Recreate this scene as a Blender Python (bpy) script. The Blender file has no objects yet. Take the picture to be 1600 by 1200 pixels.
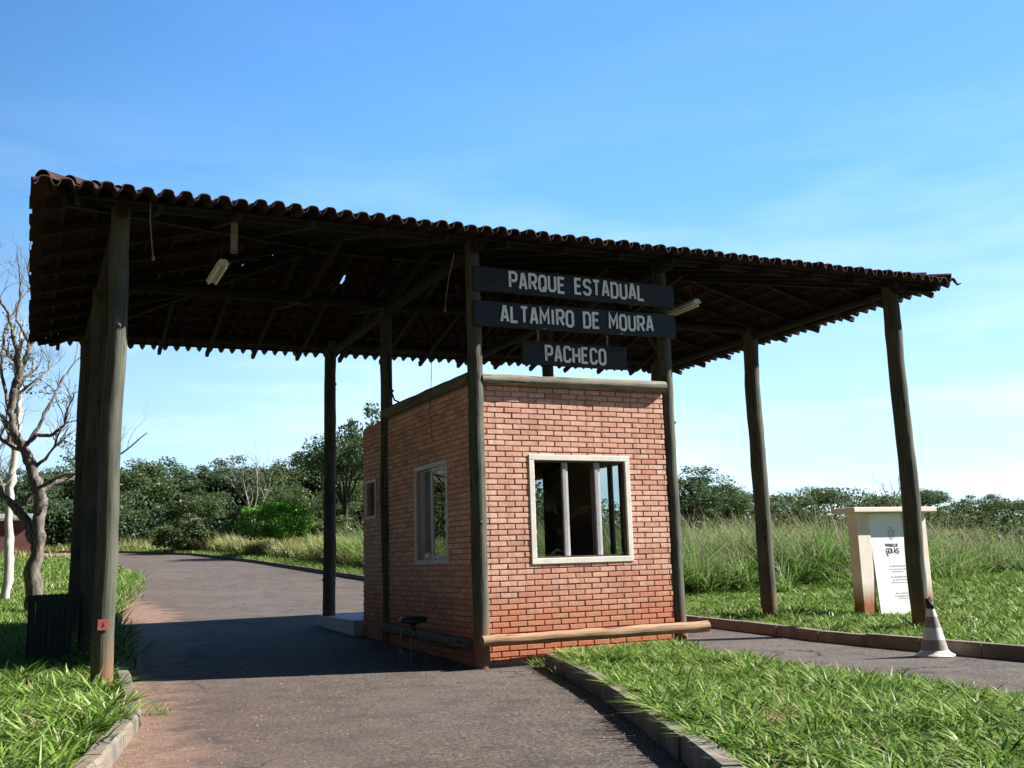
import bpy, bmesh, math, random
import numpy as np
from mathutils import Vector, Matrix, noise
R = math.radians
SC = bpy.context.scene
COL = SC.collection
random.seed(7)
rng = np.random.default_rng(11)

# ------------------------------------------------------------------ camera
cam_d = bpy.data.cameras.new('camera')
cam_d.sensor_width = 36.0
cam_d.lens = 35.07
cam_d.clip_start = 0.05
cam_d.clip_end = 3000
cam_o = bpy.data.objects.new('camera', cam_d)
COL.objects.link(cam_o)
PITCH, ROLL, YAW = 0.17461, -0.03043, -0.45079
cp, sp = math.cos(PITCH), math.sin(PITCH)
fw, up, rt = Vector((0, cp, sp)), Vector((0, -sp, cp)), Vector((1, 0, 0))
rt2 = rt * math.cos(ROLL) + up * math.sin(ROLL)
up2 = up * math.cos(ROLL) - rt * math.sin(ROLL)
RZ = Matrix.Rotation(YAW, 3, 'Z')
fw, rt2, up2 = RZ @ fw, RZ @ rt2, RZ @ up2
M = Matrix((rt2, up2, -fw)).transposed().to_4x4()
M.translation = (-5.154, -11.746, 1.32)
cam_o.matrix_world = M
SC.camera = cam_o

# ------------------------------------------------------------------ sky, sun, exposure
SUN_EL, SUN_OFF = 38.0, 18.0          # sun stands to the right (+x), a little towards the viewer (-y)
world = bpy.data.worlds.new('World')
SC.world = world
world.use_nodes = True
wn, wl = world.node_tree.nodes, world.node_tree.links
wn.clear()
w_out = wn.new('ShaderNodeOutputWorld')
w_bg = wn.new('ShaderNodeBackground')
w_bg.inputs['Strength'].default_value = 0.118
sky = wn.new('ShaderNodeTexSky')
sky.sky_type = 'NISHITA'
sky.sun_disc = False
sky.sun_elevation = R(SUN_EL)
sky.sun_rotation = R(90 + SUN_OFF)
sky.altitude = 800
sky.air_density = 1.0
sky.dust_density = 0.3
sky.ozone_density = 2.0
tc = wn.new('ShaderNodeTexCoord')
mp = wn.new('ShaderNodeMapping')
mp.inputs['Scale'].default_value = (2.2, 2.2, 11.0)
mp.inputs['Rotation'].default_value = (0.05, 0.08, 0.6)
nz = wn.new('ShaderNodeTexNoise')
nz.inputs['Scale'].default_value = 1.5
nz.inputs['Detail'].default_value = 6
nz.inputs['Roughness'].default_value = 0.55
rmp = wn.new('ShaderNodeMapRange')
rmp.inputs['From Min'].default_value = 0.46
rmp.inputs['From Max'].default_value = 0.78
sep = wn.new('ShaderNodeSeparateXYZ')
low = wn.new('ShaderNodeMapRange')     # thin cirrus gathers low over the horizon
low.inputs['From Min'].default_value = 0.42
low.inputs['From Max'].default_value = 0.02
low.inputs['To Min'].default_value = 0.03
low.inputs['To Max'].default_value = 0.85
mul = wn.new('ShaderNodeMath'); mul.operation = 'MULTIPLY'
cl = wn.new('ShaderNodeMix'); cl.data_type = 'RGBA'
cl.inputs['B'].default_value = (3.6, 4.2, 4.8, 1)
wl.new(tc.outputs['Generated'], mp.inputs['Vector'])
wl.new(mp.outputs['Vector'], nz.inputs['Vector'])
wl.new(nz.outputs['Fac'], rmp.inputs['Value'])
wl.new(tc.outputs['Generated'], sep.inputs['Vector'])
wl.new(sep.outputs['Z'], low.inputs['Value'])
wl.new(rmp.outputs['Result'], mul.inputs[0])
wl.new(low.outputs['Result'], mul.inputs[1])
wl.new(mul.outputs[0], cl.inputs['Factor'])
hs = wn.new('ShaderNodeHueSaturation')
hs.inputs['Saturation'].default_value = 1.12
wl.new(sky.outputs['Color'], hs.inputs['Color'])
el_ = wn.new('ShaderNodeValToRGB')           # the clear blue of a dry high-plateau sky, paling towards the horizon
e = el_.color_ramp.elements
for k in range(3): e.new(0.5)
for k, (p, c) in enumerate(((0.0, (2.2, 2.95, 3.5)), (0.17, (1.6, 2.62, 3.75)), (0.34, (0.62, 1.80, 3.65)), (0.52, (0.42, 1.38, 3.35)), (0.9, (0.24, 0.80, 2.3)))):
    e[k].position = p; e[k].color = (c[0] / 4, c[1] / 4, c[2] / 4, 1)
ex = wn.new('ShaderNodeVectorMath'); ex.operation = 'SCALE'; ex.inputs['Scale'].default_value = 4.0
wl.new(sep.outputs['Z'], el_.inputs['Fac'])
wl.new(el_.outputs['Color'], ex.inputs[0])
mxs = wn.new('ShaderNodeMix'); mxs.data_type = 'RGBA'; mxs.inputs['Factor'].default_value = 0.75
wl.new(hs.outputs['Color'], mxs.inputs['A'])
wl.new(ex.outputs['Vector'], mxs.inputs['B'])
wl.new(mxs.outputs['Result'], cl.inputs['A'])
dot = wn.new('ShaderNodeVectorMath'); dot.operation = 'DOT_PRODUCT'
dot.inputs[1].default_value = (0.82, 0.36, -0.22)
wl.new(tc.outputs['Generated'], dot.inputs[0])
gl_ = wn.new('ShaderNodeMapRange'); gl_.interpolation_type = 'SMOOTHSTEP'
gl_.inputs['From Min'].default_value = -0.45
gl_.inputs['From Max'].default_value = 0.60
gl_.inputs['To Min'].default_value = 0.12
gl_.inputs['To Max'].default_value = 1.0
wl.new(dot.outputs['Value'], gl_.inputs['Value'])
sc_ = wn.new('ShaderNodeVectorMath'); sc_.operation = 'SCALE'
wl.new(cl.outputs['Result'], sc_.inputs[0])
wl.new(gl_.outputs['Result'], sc_.inputs['Scale'])
wl.new(sc_.outputs['Vector'], w_bg.inputs['Color'])
wl.new(w_bg.outputs['Background'], w_out.inputs['Surface'])

sun_d = bpy.data.lights.new('sun', 'SUN')
sun_d.energy = 5.0
sun_d.angle = R(0.53)
sun_d.color = (1.0, 0.95, 0.87)
sun_o = bpy.data.objects.new('sun', sun_d)
COL.objects.link(sun_o)
sdir = Vector((math.cos(R(SUN_OFF)) * math.cos(R(SUN_EL)), -math.sin(R(SUN_OFF)) * math.cos(R(SUN_EL)), math.sin(R(SUN_EL))))
sun_o.rotation_euler = sdir.to_track_quat('Z', 'Y').to_euler()
sun_o.location = (40, -10, 40)

SC.view_settings.view_transform = 'Standard'
SC.view_settings.look = 'None'
SC.view_settings.exposure = 1.5
SC.view_settings.gamma = 1.0
SC.render.engine = 'CYCLES'
SC.cycles.max_bounces = 8
SC.cycles.transparent_max_bounces = 16

# ------------------------------------------------------------------ helpers
def tag(o, label=None, cat=None, group=None, kind=None):
    if label: o['label'] = label
    if cat: o['category'] = cat
    if group: o['group'] = group
    if kind: o['kind'] = kind
    return o

def empty(name, loc, label, cat, group=None):
    o = bpy.data.objects.new(name, None)
    o.empty_display_size = 0.3
    o.location = loc
    COL.objects.link(o)
    return tag(o, label, cat, group)

def wloc(o):
    v = Vector((0, 0, 0))
    while o is not None:
        v += Vector(o.location)
        o = o.parent
    return v

class MB:
    def __init__(s):
        s.v, s.f, s.mi = [], [], []
    def add(s, vs, fs, mi=0):
        b = len(s.v)
        s.v += [tuple(p) for p in vs]
        s.f += [tuple(i + b for i in f) for f in fs]
        s.mi += [mi] * len(fs)
    def box(s, a, b, mi=0):
        (x0, y0, z0), (x1, y1, z1) = a, b
        s.add([(x0, y0, z0), (x1, y0, z0), (x1, y1, z0), (x0, y1, z0), (x0, y0, z1), (x1, y0, z1), (x1, y1, z1), (x0, y1, z1)],
              [(0, 3, 2, 1), (4, 5, 6, 7), (0, 1, 5, 4), (1, 2, 6, 5), (2, 3, 7, 6), (3, 0, 4, 7)], mi)
    def obox(s, c, ax, ay, az, mi=0):
        c, ax, ay, az = Vector(c), Vector(ax), Vector(ay), Vector(az)
        vs = [c + ax * i + ay * j + az * k for k in (-1, 1) for (i, j) in ((-1, -1), (1, -1), (1, 1), (-1, 1))]
        s.add(vs, [(0, 3, 2, 1), (4, 5, 6, 7), (0, 1, 5, 4), (1, 2, 6, 5), (2, 3, 7, 6), (3, 0, 4, 7)], mi)
    def beam(s, p, q, w, h, mi=0):
        p, q = Vector(p), Vector(q)
        d = (q - p)
        L = d.length
        d.normalize()
        side = d.cross(Vector((0, 0, 1)))
        if side.length < 1e-3: side = Vector((1, 0, 0))
        side.normalize()
        u = side.cross(d)
        s.obox((p + q) / 2, side * w / 2, d * L / 2, u * h / 2, mi)
    def tube(s, pts, rad, n=10, cap=True, jit=0.0, mi=0, seed=0):
        pts = [Vector(p) for p in pts]
        if not hasattr(rad, '__len__'): rad = [rad] * len(pts)
        rings = []
        prev = None
        for i, p in enumerate(pts):
            d = (pts[min(i + 1, len(pts) - 1)] - pts[max(i - 1, 0)]).normalized()
            if prev is None:
                a = d.cross(Vector((0, 0, 1)))
                if a.length < 0.05: a = d.cross(Vector((1, 0, 0)))
            else:
                a = prev - d * prev.dot(d)
            a.normalize(); prev = a
            b = d.cross(a)
            ring = []
            for k in range(n):
                t = 2 * math.pi * k / n
                r = rad[i]
                if jit:
                    q = p + (a * math.cos(t) + b * math.sin(t)) * r
                    r *= 1 + jit * noise.noise(q * 3.1 + Vector((seed * 7.3, 0, 0))) + 0.5 * jit * noise.noise(q * 11 + Vector((0, seed * 3.3, 0)))
                ring.append(p + (a * math.cos(t) + b * math.sin(t)) * r)
            rings.append(ring)
        vs = [v for r_ in rings for v in r_]
        fs = []
        for i in range(len(pts) - 1):
            for k in range(n):
                k2 = (k + 1) % n
                fs.append((i * n + k, i * n + k2, (i + 1) * n + k2, (i + 1) * n + k))
        if cap:
            fs.append(tuple(reversed(range(n))))
            fs.append(tuple(range((len(pts) - 1) * n, len(pts) * n)))
        s.add(vs, fs, mi)
    def lathe(s, c, prof, n=24, mi=0):
        vs, fs = [], []
        for (r, z) in prof:
            for k in range(n):
                t = 2 * math.pi * k / n
                vs.append((c[0] + r * math.cos(t), c[1] + r * math.sin(t), c[2] + z))
        for i in range(len(prof) - 1):
            for k in range(n):
                k2 = (k + 1) % n
                fs.append((i * n + k, i * n + k2, (i + 1) * n + k2, (i + 1) * n + k))
        s.add(vs, fs, mi)
    def build(s, name, mats, parent=None, smooth=False, bevel=0.0):
        me = bpy.data.meshes.new(name)
        off = wloc(parent) if parent else Vector((0, 0, 0))
        me.from_pydata([(x - off.x, y - off.y, z - off.z) for x, y, z in s.v], [], s.f)
        if not isinstance(mats, (list, tuple)): mats = [mats]
        for m in mats: me.materials.append(m)
        if len(mats) > 1: me.polygons.foreach_set('material_index', s.mi)
        if smooth:
            me.polygons.foreach_set('use_smooth', [True] * len(me.polygons))
            try: me.set_sharp_from_angle(angle=R(50))
            except Exception: pass
        me.update()
        o = bpy.data.objects.new(name, me)
        COL.objects.link(o)
        if parent: o.parent = parent
        if bevel:
            b = o.modifiers.new('bevel', 'BEVEL'); b.width = bevel; b.segments = 2; b.limit_method = 'ANGLE'
        return o

def g(y):
    return 0.028 * min(max(y, 0), 8) + 0.043 * min(max(y - 8, 0), 62)
def gv(y):
    return 0.028 * np.clip(y, 0, 8) + 0.043 * np.clip(y - 8, 0, 62)

# ------------------------------------------------------------------ materials
class NT:
    def __init__(s, name):
        s.m = bpy.data.materials.new(name)
        s.m.use_nodes = True
        s.n, s.l = s.m.node_tree.nodes, s.m.node_tree.links
        s.p = s.n['Principled BSDF']
        s.tc = s.n.new('ShaderNodeTexCoord')
    def link(s, a, b): s.l.new(a, b)
    def map(s, scale=(1, 1, 1), out='Object'):
        m = s.n.new('ShaderNodeMapping'); m.inputs['Scale'].default_value = scale
        s.link(s.tc.outputs[out], m.inputs['Vector']); return m.outputs['Vector']
    def noise(s, vec, scale, detail=5, rough=0.55):
        t = s.n.new('ShaderNodeTexNoise'); t.inputs['Scale'].default_value = scale
        t.inputs['Detail'].default_value = detail; t.inputs['Roughness'].default_value = rough
        s.link(vec, t.inputs['Vector']); return t.outputs['Fac']
    def ramp(s, fac, stops):
        r = s.n.new('ShaderNodeValToRGB'); e = r.color_ramp.elements
        while len(e) < len(stops): e.new(0.5)
        for i, (p, c) in enumerate(stops):
            e[i].position = p; e[i].color = (c[0], c[1], c[2], 1)
        s.link(fac, r.inputs['Fac']); return r.outputs['Color']
    def rng(s, val, a, b, c=0.0, d=1.0):
        r = s.n.new('ShaderNodeMapRange')
        for k, v in zip(('From Min', 'From Max', 'To Min', 'To Max'), (a, b, c, d)): r.inputs[k].default_value = v
        s.link(val, r.inputs['Value']); return r.outputs['Result']
    def math(s, op, a, b):
        m = s.n.new('ShaderNodeMath'); m.operation = op
        for i, x in enumerate((a, b)):
            if isinstance(x, (int, float)): m.inputs[i].default_value = x
            else: s.link(x, m.inputs[i])
        return m.outputs[0]
    def mix(s, fac, a, b, mode='MIX'):
        m = s.n.new('ShaderNodeMix'); m.data_type = 'RGBA'; m.blend_type = mode
        if isinstance(fac, (int, float)): m.inputs['Factor'].default_value = fac
        else: s.link(fac, m.inputs['Factor'])
        for k, x in (('A', a), ('B', b)):
            if isinstance(x, (tuple, list)): m.inputs[k].default_value = (x[0], x[1], x[2], 1)
            else: s.link(x, m.inputs[k])
        return m.outputs['Result']
    def bump(s, h, strength=0.3, dist=0.02):
        b = s.n.new('ShaderNodeBump'); b.inputs['Strength'].default_value = strength; b.inputs['Distance'].default_value = dist
        s.link(h, b.inputs['Height']); s.link(b.outputs['Normal'], s.p.inputs['Normal'])
    def sepxyz(s, out='Object'):
        x = s.n.new('ShaderNodeSeparateXYZ'); s.link(s.tc.outputs[out], x.inputs[0]); return x.outputs
    def island(s):
        return s.n.new('ShaderNodeNewGeometry').outputs['Random Per Island']
    def col(s, c, rough=0.8):
        if isinstance(c, (tuple, list)): s.p.inputs['Base Color'].default_value = (c[0], c[1], c[2], 1)
        else: s.link(c, s.p.inputs['Base Color'])
        s.p.inputs['Roughness'].default_value = rough
        s.p.inputs['Specular IOR Level'].default_value = 0.3
        return s.m

def plain(name, a, b, scale=6, rough=0.7, stretch=(1, 1, 1), bump=0.15, metal=0):
    t = NT(name)
    f = t.noise(t.map(stretch), scale)
    m = t.col(t.ramp(f, [(0.3, a), (0.7, b)]), rough)
    if bump: t.bump(f, bump, 0.01)
    t.p.inputs['Metallic'].default_value = metal
    return m

def wood_log(name, a, b, dark, axis, stain=True):
    t = NT(name)
    st = [9, 9, 9]; st[axis] = 0.7
    f = t.noise(t.map(tuple(st)), 2.2, 7, 0.6)
    big = t.noise(t.map((1, 1, 1)), 1.7, 4)
    st2 = [30, 30, 30]; st2[axis] = 0.9
    crack = t.noise(t.map(tuple(st2)), 1.5, 3, 0.5)
    c = t.ramp(f, [(0.25, a), (0.75, b)])
    c = t.mix(t.rng(big, 0.45, 0.7, 0, 0.55), c, dark)
    c = t.mix(t.rng(crack, 0.60, 0.66, 0, 0.85), c, (0.015, 0.012, 0.01))
    kn = t.n.new('ShaderNodeTexVoronoi'); kn.inputs['Scale'].default_value = 2.6; t.link(t.map(tuple(0.55 if i == axis else 1.6 for i in range(3))), kn.inputs['Vector'])
    c = t.mix(t.rng(kn.outputs['Distance'], 0.13, 0.07, 0, 0.85), c, (0.018, 0.014, 0.011))
    if stain:
        z = t.sepxyz()[2]
        sfac = t.math('MULTIPLY', t.rng(z, 0.75, 0.05), t.rng(big, 0.25, 0.6, 0.3, 1))
        c = t.mix(sfac, c, (0.22, 0.11, 0.055))
    m = t.col(c, 0.85)
    t.bump(t.math('ADD', f, crack), 0.5, 0.015)
    return m

MT = {}
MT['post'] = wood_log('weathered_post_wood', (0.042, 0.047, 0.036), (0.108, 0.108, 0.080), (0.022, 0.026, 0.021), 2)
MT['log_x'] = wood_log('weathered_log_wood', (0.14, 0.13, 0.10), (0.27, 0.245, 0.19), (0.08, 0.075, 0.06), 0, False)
MT['log_base'] = wood_log('soil_stained_log', (0.24, 0.14, 0.08), (0.36, 0.24, 0.15), (0.31, 0.12, 0.055), 0, False)
MT['log_y'] = wood_log('weathered_log_wood_side', (0.10, 0.095, 0.07), (0.18, 0.165, 0.12), (0.07, 0.065, 0.05), 1, False)
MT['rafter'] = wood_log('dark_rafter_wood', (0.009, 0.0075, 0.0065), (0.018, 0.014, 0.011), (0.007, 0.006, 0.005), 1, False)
MT['board'] = plain('dark_stained_board', (0.010, 0.011, 0.013), (0.023, 0.025, 0.029), 3, 0.55, (1.2, 8, 14), 0.2)
MT['letter'] = plain('white_letter_paint', (0.82, 0.83, 0.84), (0.88, 0.88, 0.88), 8, 0.6, (1, 1, 1), 0)
MT['frame'] = plain('off_white_window_paint', (0.60, 0.57, 0.50), (0.76, 0.73, 0.66), 5, 0.5, (1, 1, 1), 0.05)
MT['frame_grey'] = plain('grey_window_metal', (0.45, 0.44, 0.45), (0.58, 0.57, 0.57), 5, 0.5, (1, 1, 1), 0.05)
MT['mullion'] = plain('aluminium_mullion', (0.26, 0.25, 0.26), (0.36, 0.35, 0.36), 8, 0.4, (1, 1, 1), 0.05)
MT['dark_jamb'] = plain('brown_jamb', (0.07, 0.045, 0.035), (0.11, 0.075, 0.06), 5, 0.6, (1, 1, 1), 0.05)
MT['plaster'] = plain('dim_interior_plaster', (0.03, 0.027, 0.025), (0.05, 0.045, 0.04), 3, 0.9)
MT['concrete'] = None
MT['steel'] = plain('tube_steel', (0.10, 0.10, 0.105), (0.18, 0.18, 0.185), 9, 0.35, (1, 1, 1), 0, 0.9)
MT['black_vinyl'] = plain('black_vinyl', (0.008, 0.008, 0.009), (0.016, 0.016, 0.018), 9, 0.4)
MT['lamp_metal'] = plain('lamp_enamel', (0.42, 0.40, 0.33), (0.52, 0.50, 0.42), 6, 0.5)
MT['lamp_tube'] = plain('unlit_lamp_tube', (0.62, 0.61, 0.55), (0.7, 0.69, 0.62), 6, 0.3)
MT['cord'] = plain('grey_cord', (0.16, 0.15, 0.13), (0.24, 0.22, 0.2), 6, 0.8)
MT['wire'] = plain('black_wire', (0.012, 0.012, 0.012), (0.02, 0.02, 0.02), 6, 0.6)
MT['bin'] = plain('dark_bin_boards', (0.012, 0.02, 0.016), (0.03, 0.042, 0.034), 4, 0.7, (6, 6, 1), 0.3)
MT['red_plate'] = plain('faded_red_plate', (0.27, 0.06, 0.045), (0.36, 0.11, 0.08), 9, 0.5)
MT['ink'] = plain('black_ink', (0.02, 0.02, 0.022), (0.03, 0.03, 0.032), 9, 0.6, (1, 1, 1), 0)
MT['ink_grey'] = plain('grey_ink', (0.30, 0.30, 0.31), (0.36, 0.36, 0.37), 9, 0.6, (1, 1, 1), 0)
MT['panel'] = plain('white_sign_panel', (0.76, 0.78, 0.80), (0.82, 0.83, 0.84), 3, 0.35, (1, 1, 1), 0)
MT['cone_white'] = plain('dirty_white_band', (0.50, 0.49, 0.46), (0.72, 0.71, 0.68), 9, 0.5)
MT['cone_dark'] = plain('faded_brown_band', (0.20, 0.155, 0.135), (0.34, 0.28, 0.24), 9, 0.6)
MT['redwall'] = plain('dark_red_wall', (0.09, 0.035, 0.03), (0.13, 0.05, 0.042), 2, 0.8)
MT['greyroof'] = plain('grey_fibre_roof', (0.14, 0.14, 0.14), (0.2, 0.2, 0.2), 4, 0.8)

def m_concrete():
    t = NT('kerb_concrete')
    f = t.noise(t.map(), 5, 6); big = t.noise(t.map(), 1.1, 3)
    c = t.ramp(f, [(0.3, (0.10, 0.085, 0.07)), (0.7, (0.24, 0.215, 0.18))])
    c = t.mix(t.rng(big, 0.42, 0.62, 0, 0.75), c, (0.21, 0.16, 0.11))
    isl = t.island()
    c = t.mix(t.rng(isl, 0, 1, 0.0, 0.35), c, (0.11, 0.10, 0.085))
    f2 = t.noise(t.map(), 60, 3)
    c = t.mix(t.rng(f2, 0.55, 0.7, 0, 0.4), c, (0.09, 0.08, 0.07))
    m = t.col(c, 0.92); t.bump(t.math('ADD', f, f2), 0.5, 0.012); return m
MT['concrete'] = m_concrete()
MT['slab'] = plain('pale_cement_slab', (0.42, 0.42, 0.41), (0.58, 0.57, 0.55), 3, 0.8)

def m_plaster_pillar():
    t = NT('pillar_render')
    f = t.noise(t.map(), 4, 6)
    c = t.ramp(f, [(0.3, (0.68, 0.61, 0.54)), (0.7, (0.78, 0.72, 0.65))])
    z = t.sepxyz()[2]
    n2 = t.noise(t.map((1, 1, 0.5)), 5, 5)
    dirt = t.rng(t.math('ADD', z, t.math('MULTIPLY', n2, 0.35)), 0.80, 0.42)
    c = t.mix(dirt, c, (0.30, 0.115, 0.055))
    m = t.col(c, 0.9); t.bump(f, 0.2, 0.01); return m
MT['pillar'] = m_plaster_pillar()

def m_brick():
    t = NT('clay_brick')
    isl = t.island()
    c = t.ramp(isl, [(0.0, (0.54, 0.25, 0.185)), (0.12, (0.62, 0.33, 0.25)), (0.55, (0.68, 0.40, 0.305)), (0.88, (0.73, 0.46, 0.36)), (1.0, (0.75, 0.51, 0.41))])
    f = t.noise(t.map(), 14, 6, 0.65)
    c = t.mix(t.rng(f, 0.35, 0.7, 0, 0.45), c, (0.36, 0.15, 0.09))
    f3 = t.noise(t.map((1, 1, 1.6)), 1.3, 4)
    c = t.mix(t.rng(f3, 0.5, 0.75, 0, 0.35), c, (0.33, 0.20, 0.15))
    z = t.sepxyz()[2]
    dirt = t.rng(t.math('ADD', z, t.math('MULTIPLY', f3, 0.9)), 1.75, 0.70, 0, 0.85)
    c = t.mix(dirt, c, (0.44, 0.13, 0.05))
    spl = t.noise(t.map(), 45, 4, 0.7)
    c = t.mix(t.rng(spl, 0.58, 0.72, 0, 0.5), c, (0.30, 0.16, 0.11))
    drip = t.noise(t.map((7, 7, 0.5)), 1.3, 5, 0.6)
    c = t.mix(t.rng(drip, 0.54, 0.72, 0, 0.40), c, (0.20, 0.12, 0.09))
    m = t.col(c, 0.88); t.bump(f, 0.5, 0.01); return m
MT['brick'] = m_brick()
def m_mortar():
    t = NT('mortar')
    f = t.noise(t.map(), 20, 5)
    c = t.ramp(f, [(0.3, (0.34, 0.20, 0.15)), (0.7, (0.48, 0.31, 0.24))])
    z = t.sepxyz()[2]
    c = t.mix(t.rng(z, 1.1, 0.4, 0, 0.7), c, (0.22, 0.07, 0.03))
    m = t.col(c, 0.95); t.bump(f, 0.4, 0.01); return m
MT['mortar'] = m_mortar()

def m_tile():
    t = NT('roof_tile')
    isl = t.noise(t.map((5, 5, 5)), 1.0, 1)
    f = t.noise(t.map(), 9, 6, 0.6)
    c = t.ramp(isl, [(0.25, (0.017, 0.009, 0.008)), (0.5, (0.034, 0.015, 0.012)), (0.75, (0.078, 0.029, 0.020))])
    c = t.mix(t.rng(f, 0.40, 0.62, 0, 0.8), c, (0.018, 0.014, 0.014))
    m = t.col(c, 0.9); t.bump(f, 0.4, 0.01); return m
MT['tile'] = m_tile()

def m_asphalt():
    t = NT('asphalt')
    v = t.map()
    fine = t.noise(v, 26, 6, 0.8); f2 = t.noise(v, 120, 2, 0.6); mid = t.noise(v, 2.2, 6, 0.6); big = t.noise(v, 0.35, 4)
    c = t.ramp(fine, [(0.34, (0.012, 0.011, 0.011)), (0.5, (0.070, 0.055, 0.047)), (0.66, (0.24, 0.195, 0.16))])
    blot = t.noise(v, 7, 6, 0.65)
    c = t.mix(t.rng(blot, 0.48, 0.66, 0, 0.55), c, (0.105, 0.082, 0.068))
    c = t.mix(t.rng(mid, 0.45, 0.62, 0, 0.5), c, (0.030, 0.025, 0.024))
    c = t.mix(t.rng(big, 0.45, 0.65, 0, 0.4), c, (0.125, 0.109, 0.100))
    vo = t.n.new('ShaderNodeTexVoronoi'); vo.inputs['Scale'].default_value = 22; t.link(v, vo.inputs['Vector'])
    c = t.mix(t.rng(vo.outputs['Distance'], 0.16, 0.08, 0, 0.7), c, (0.27, 0.22, 0.18))
    wv = t.n.new('ShaderNodeVectorMath'); wv.operation = 'ADD'
    wn_ = t.n.new('ShaderNodeTexNoise'); wn_.inputs['Scale'].default_value = 1.4; wn_.inputs['Detail'].default_value = 5
    t.link(v, wn_.inputs['Vector']); t.link(v, wv.inputs[0]); t.link(wn_.outputs['Color'], wv.inputs[1])
    vc = t.n.new('ShaderNodeTexVoronoi'); vc.feature = 'DISTANCE_TO_EDGE'; vc.inputs['Scale'].default_value = 0.45
    t.link(wv.outputs[0], vc.inputs['Vector'])
    crack = t.math('MULTIPLY', t.rng(vc.outputs['Distance'], 0.008, 0.003), t.rng(big, 0.47, 0.60))
    c = t.mix(crack, c, (0.012, 0.010, 0.010))
    xyz = t.sepxyz()
    # red earth washed along the left kerb, widest where the lane leaves the roof
    edge = t.math('ADD', t.math('SUBTRACT', xyz[0], t.math('MULTIPLY', xyz[1], 0.055)), 4.05)
    wide = t.math('SUBTRACT', t.rng(xyz[1], 1.0, 6.0, 0.30, 1.15), t.rng(xyz[1], 12, 18, 0, 0.9))
    wob = t.math('MULTIPLY', t.math('SUBTRACT', mid, 0.5), 1.8)
    d = t.rng(t.math('SUBTRACT', t.math('ADD', edge, wob), wide), 0.25, -0.25, 0, 0.9)
    dirtc = t.ramp(blot, [(0.3, (0.15, 0.085, 0.06)), (0.7, (0.33, 0.215, 0.16))])
    c = t.mix(d, c, dirtc)
    tint = t.rng(t.math('ADD', edge, wob), 3.0, 0.3, 0, 0.30)
    c = t.mix(tint, c, (0.11, 0.062, 0.045))
    m = t.col(c, 0.9); t.bump(t.math('ADD', fine, t.math('MULTIPLY', f2, 0.5)), 0.9, 0.015); return m
MT['asphalt'] = m_asphalt()

def m_soil(name, a, b, c2):
    t = NT(name)
    v = t.map()
    f = t.noise(v, 3, 7, 0.65); big = t.noise(v, 0.7, 4)
    c = t.ramp(f, [(0.3, a), (0.7, b)])
    c = t.mix(t.rng(big, 0.4, 0.65), c, c2)
    m = t.col(c, 0.95); t.bump(f, 0.6, 0.03); return m
MT['soil'] = m_soil('red_soil_and_thatch', (0.07, 0.045, 0.02), (0.12, 0.09, 0.035), (0.13, 0.06, 0.03))
MT['field'] = m_soil('field_ground', (0.035, 0.05, 0.018), (0.07, 0.085, 0.03), (0.10, 0.085, 0.04))

def m_leaf(name, stops, trans=0.3, gloss=0.015):
    t = NT(name)
    isl = t.island()
    c = t.ramp(isl, stops)
    m = t.m
    t.n.remove(t.p)
    d = t.n.new('ShaderNodeBsdfDiffuse'); tr = t.n.new('ShaderNodeBsdfTranslucent'); gl = t.n.new('ShaderNodeBsdfGlossy')
    gl.inputs['Roughness'].default_value = 0.45
    gl.inputs['Color'].default_value = (1, 1, 1, 1)
    mx = t.n.new('ShaderNodeMixShader'); mx.inputs[0].default_value = trans
    mx2 = t.n.new('ShaderNodeMixShader'); mx2.inputs[0].default_value = gloss
    t.link(c, d.inputs['Color']); t.link(c, tr.inputs['Color'])
    t.link(d.outputs[0], mx.inputs[1]); t.link(tr.outputs[0], mx.inputs[2])
    t.link(mx.outputs[0], mx2.inputs[1]); t.link(gl.outputs[0], mx2.inputs[2])
    t.link(mx2.outputs[0], t.n['Material Output'].inputs['Surface'])
    return m
MT['lawn'] = m_leaf('lawn_blades', [(0, (0.03, 0.075, 0.012)), (0.3, (0.085, 0.175, 0.025)), (0.66, (0.19, 0.30, 0.05)), (0.88, (0.27, 0.36, 0.11)), (0.965, (0.36, 0.36, 0.17)), (1, (0.44, 0.37, 0.21))], 0.32, 0.018)
MT['tall'] = m_leaf('tall_grass_blades', [(0, (0.05, 0.12, 0.02)), (0.4, (0.12, 0.24, 0.045)), (0.75, (0.19, 0.32, 0.08)), (0.92, (0.24, 0.29, 0.12)), (1, (0.34, 0.31, 0.18))], 0.38)
MT['seed'] = m_leaf('seed_heads', [(0, (0.16, 0.18, 0.085)), (0.6, (0.25, 0.255, 0.14)), (1, (0.34, 0.31, 0.20))], 0.3)
MT['dry'] = m_leaf('dry_field_blades', [(0, (0.10, 0.14, 0.035)), (0.4, (0.20, 0.23, 0.075)), (0.8, (0.32, 0.31, 0.13)), (1, (0.42, 0.37, 0.20))], 0.3)
MT['straw'] = m_leaf('straw', [(0, (0.25, 0.17, 0.09)), (1, (0.42, 0.32, 0.19))], 0.2)
MT['leaf_dark'] = m_leaf('forest_leaves', [(0, (0.040, 0.070, 0.036)), (0.5, (0.072, 0.120, 0.056)), (0.9, (0.11, 0.165, 0.078)), (1, (0.13, 0.18, 0.09))], 0.42)
MT['leaf_olive'] = m_leaf('olive_leaves', [(0, (0.040, 0.065, 0.024)), (0.5, (0.078, 0.118, 0.042)), (0.9, (0.12, 0.16, 0.066)), (1, (0.145, 0.175, 0.085))], 0.42)
MT['leaf_bright'] = m_leaf('bright_leaves', [(0, (0.07, 0.18, 0.02)), (0.5, (0.13, 0.30, 0.035)), (1, (0.19, 0.38, 0.06))], 0.42)
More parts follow.
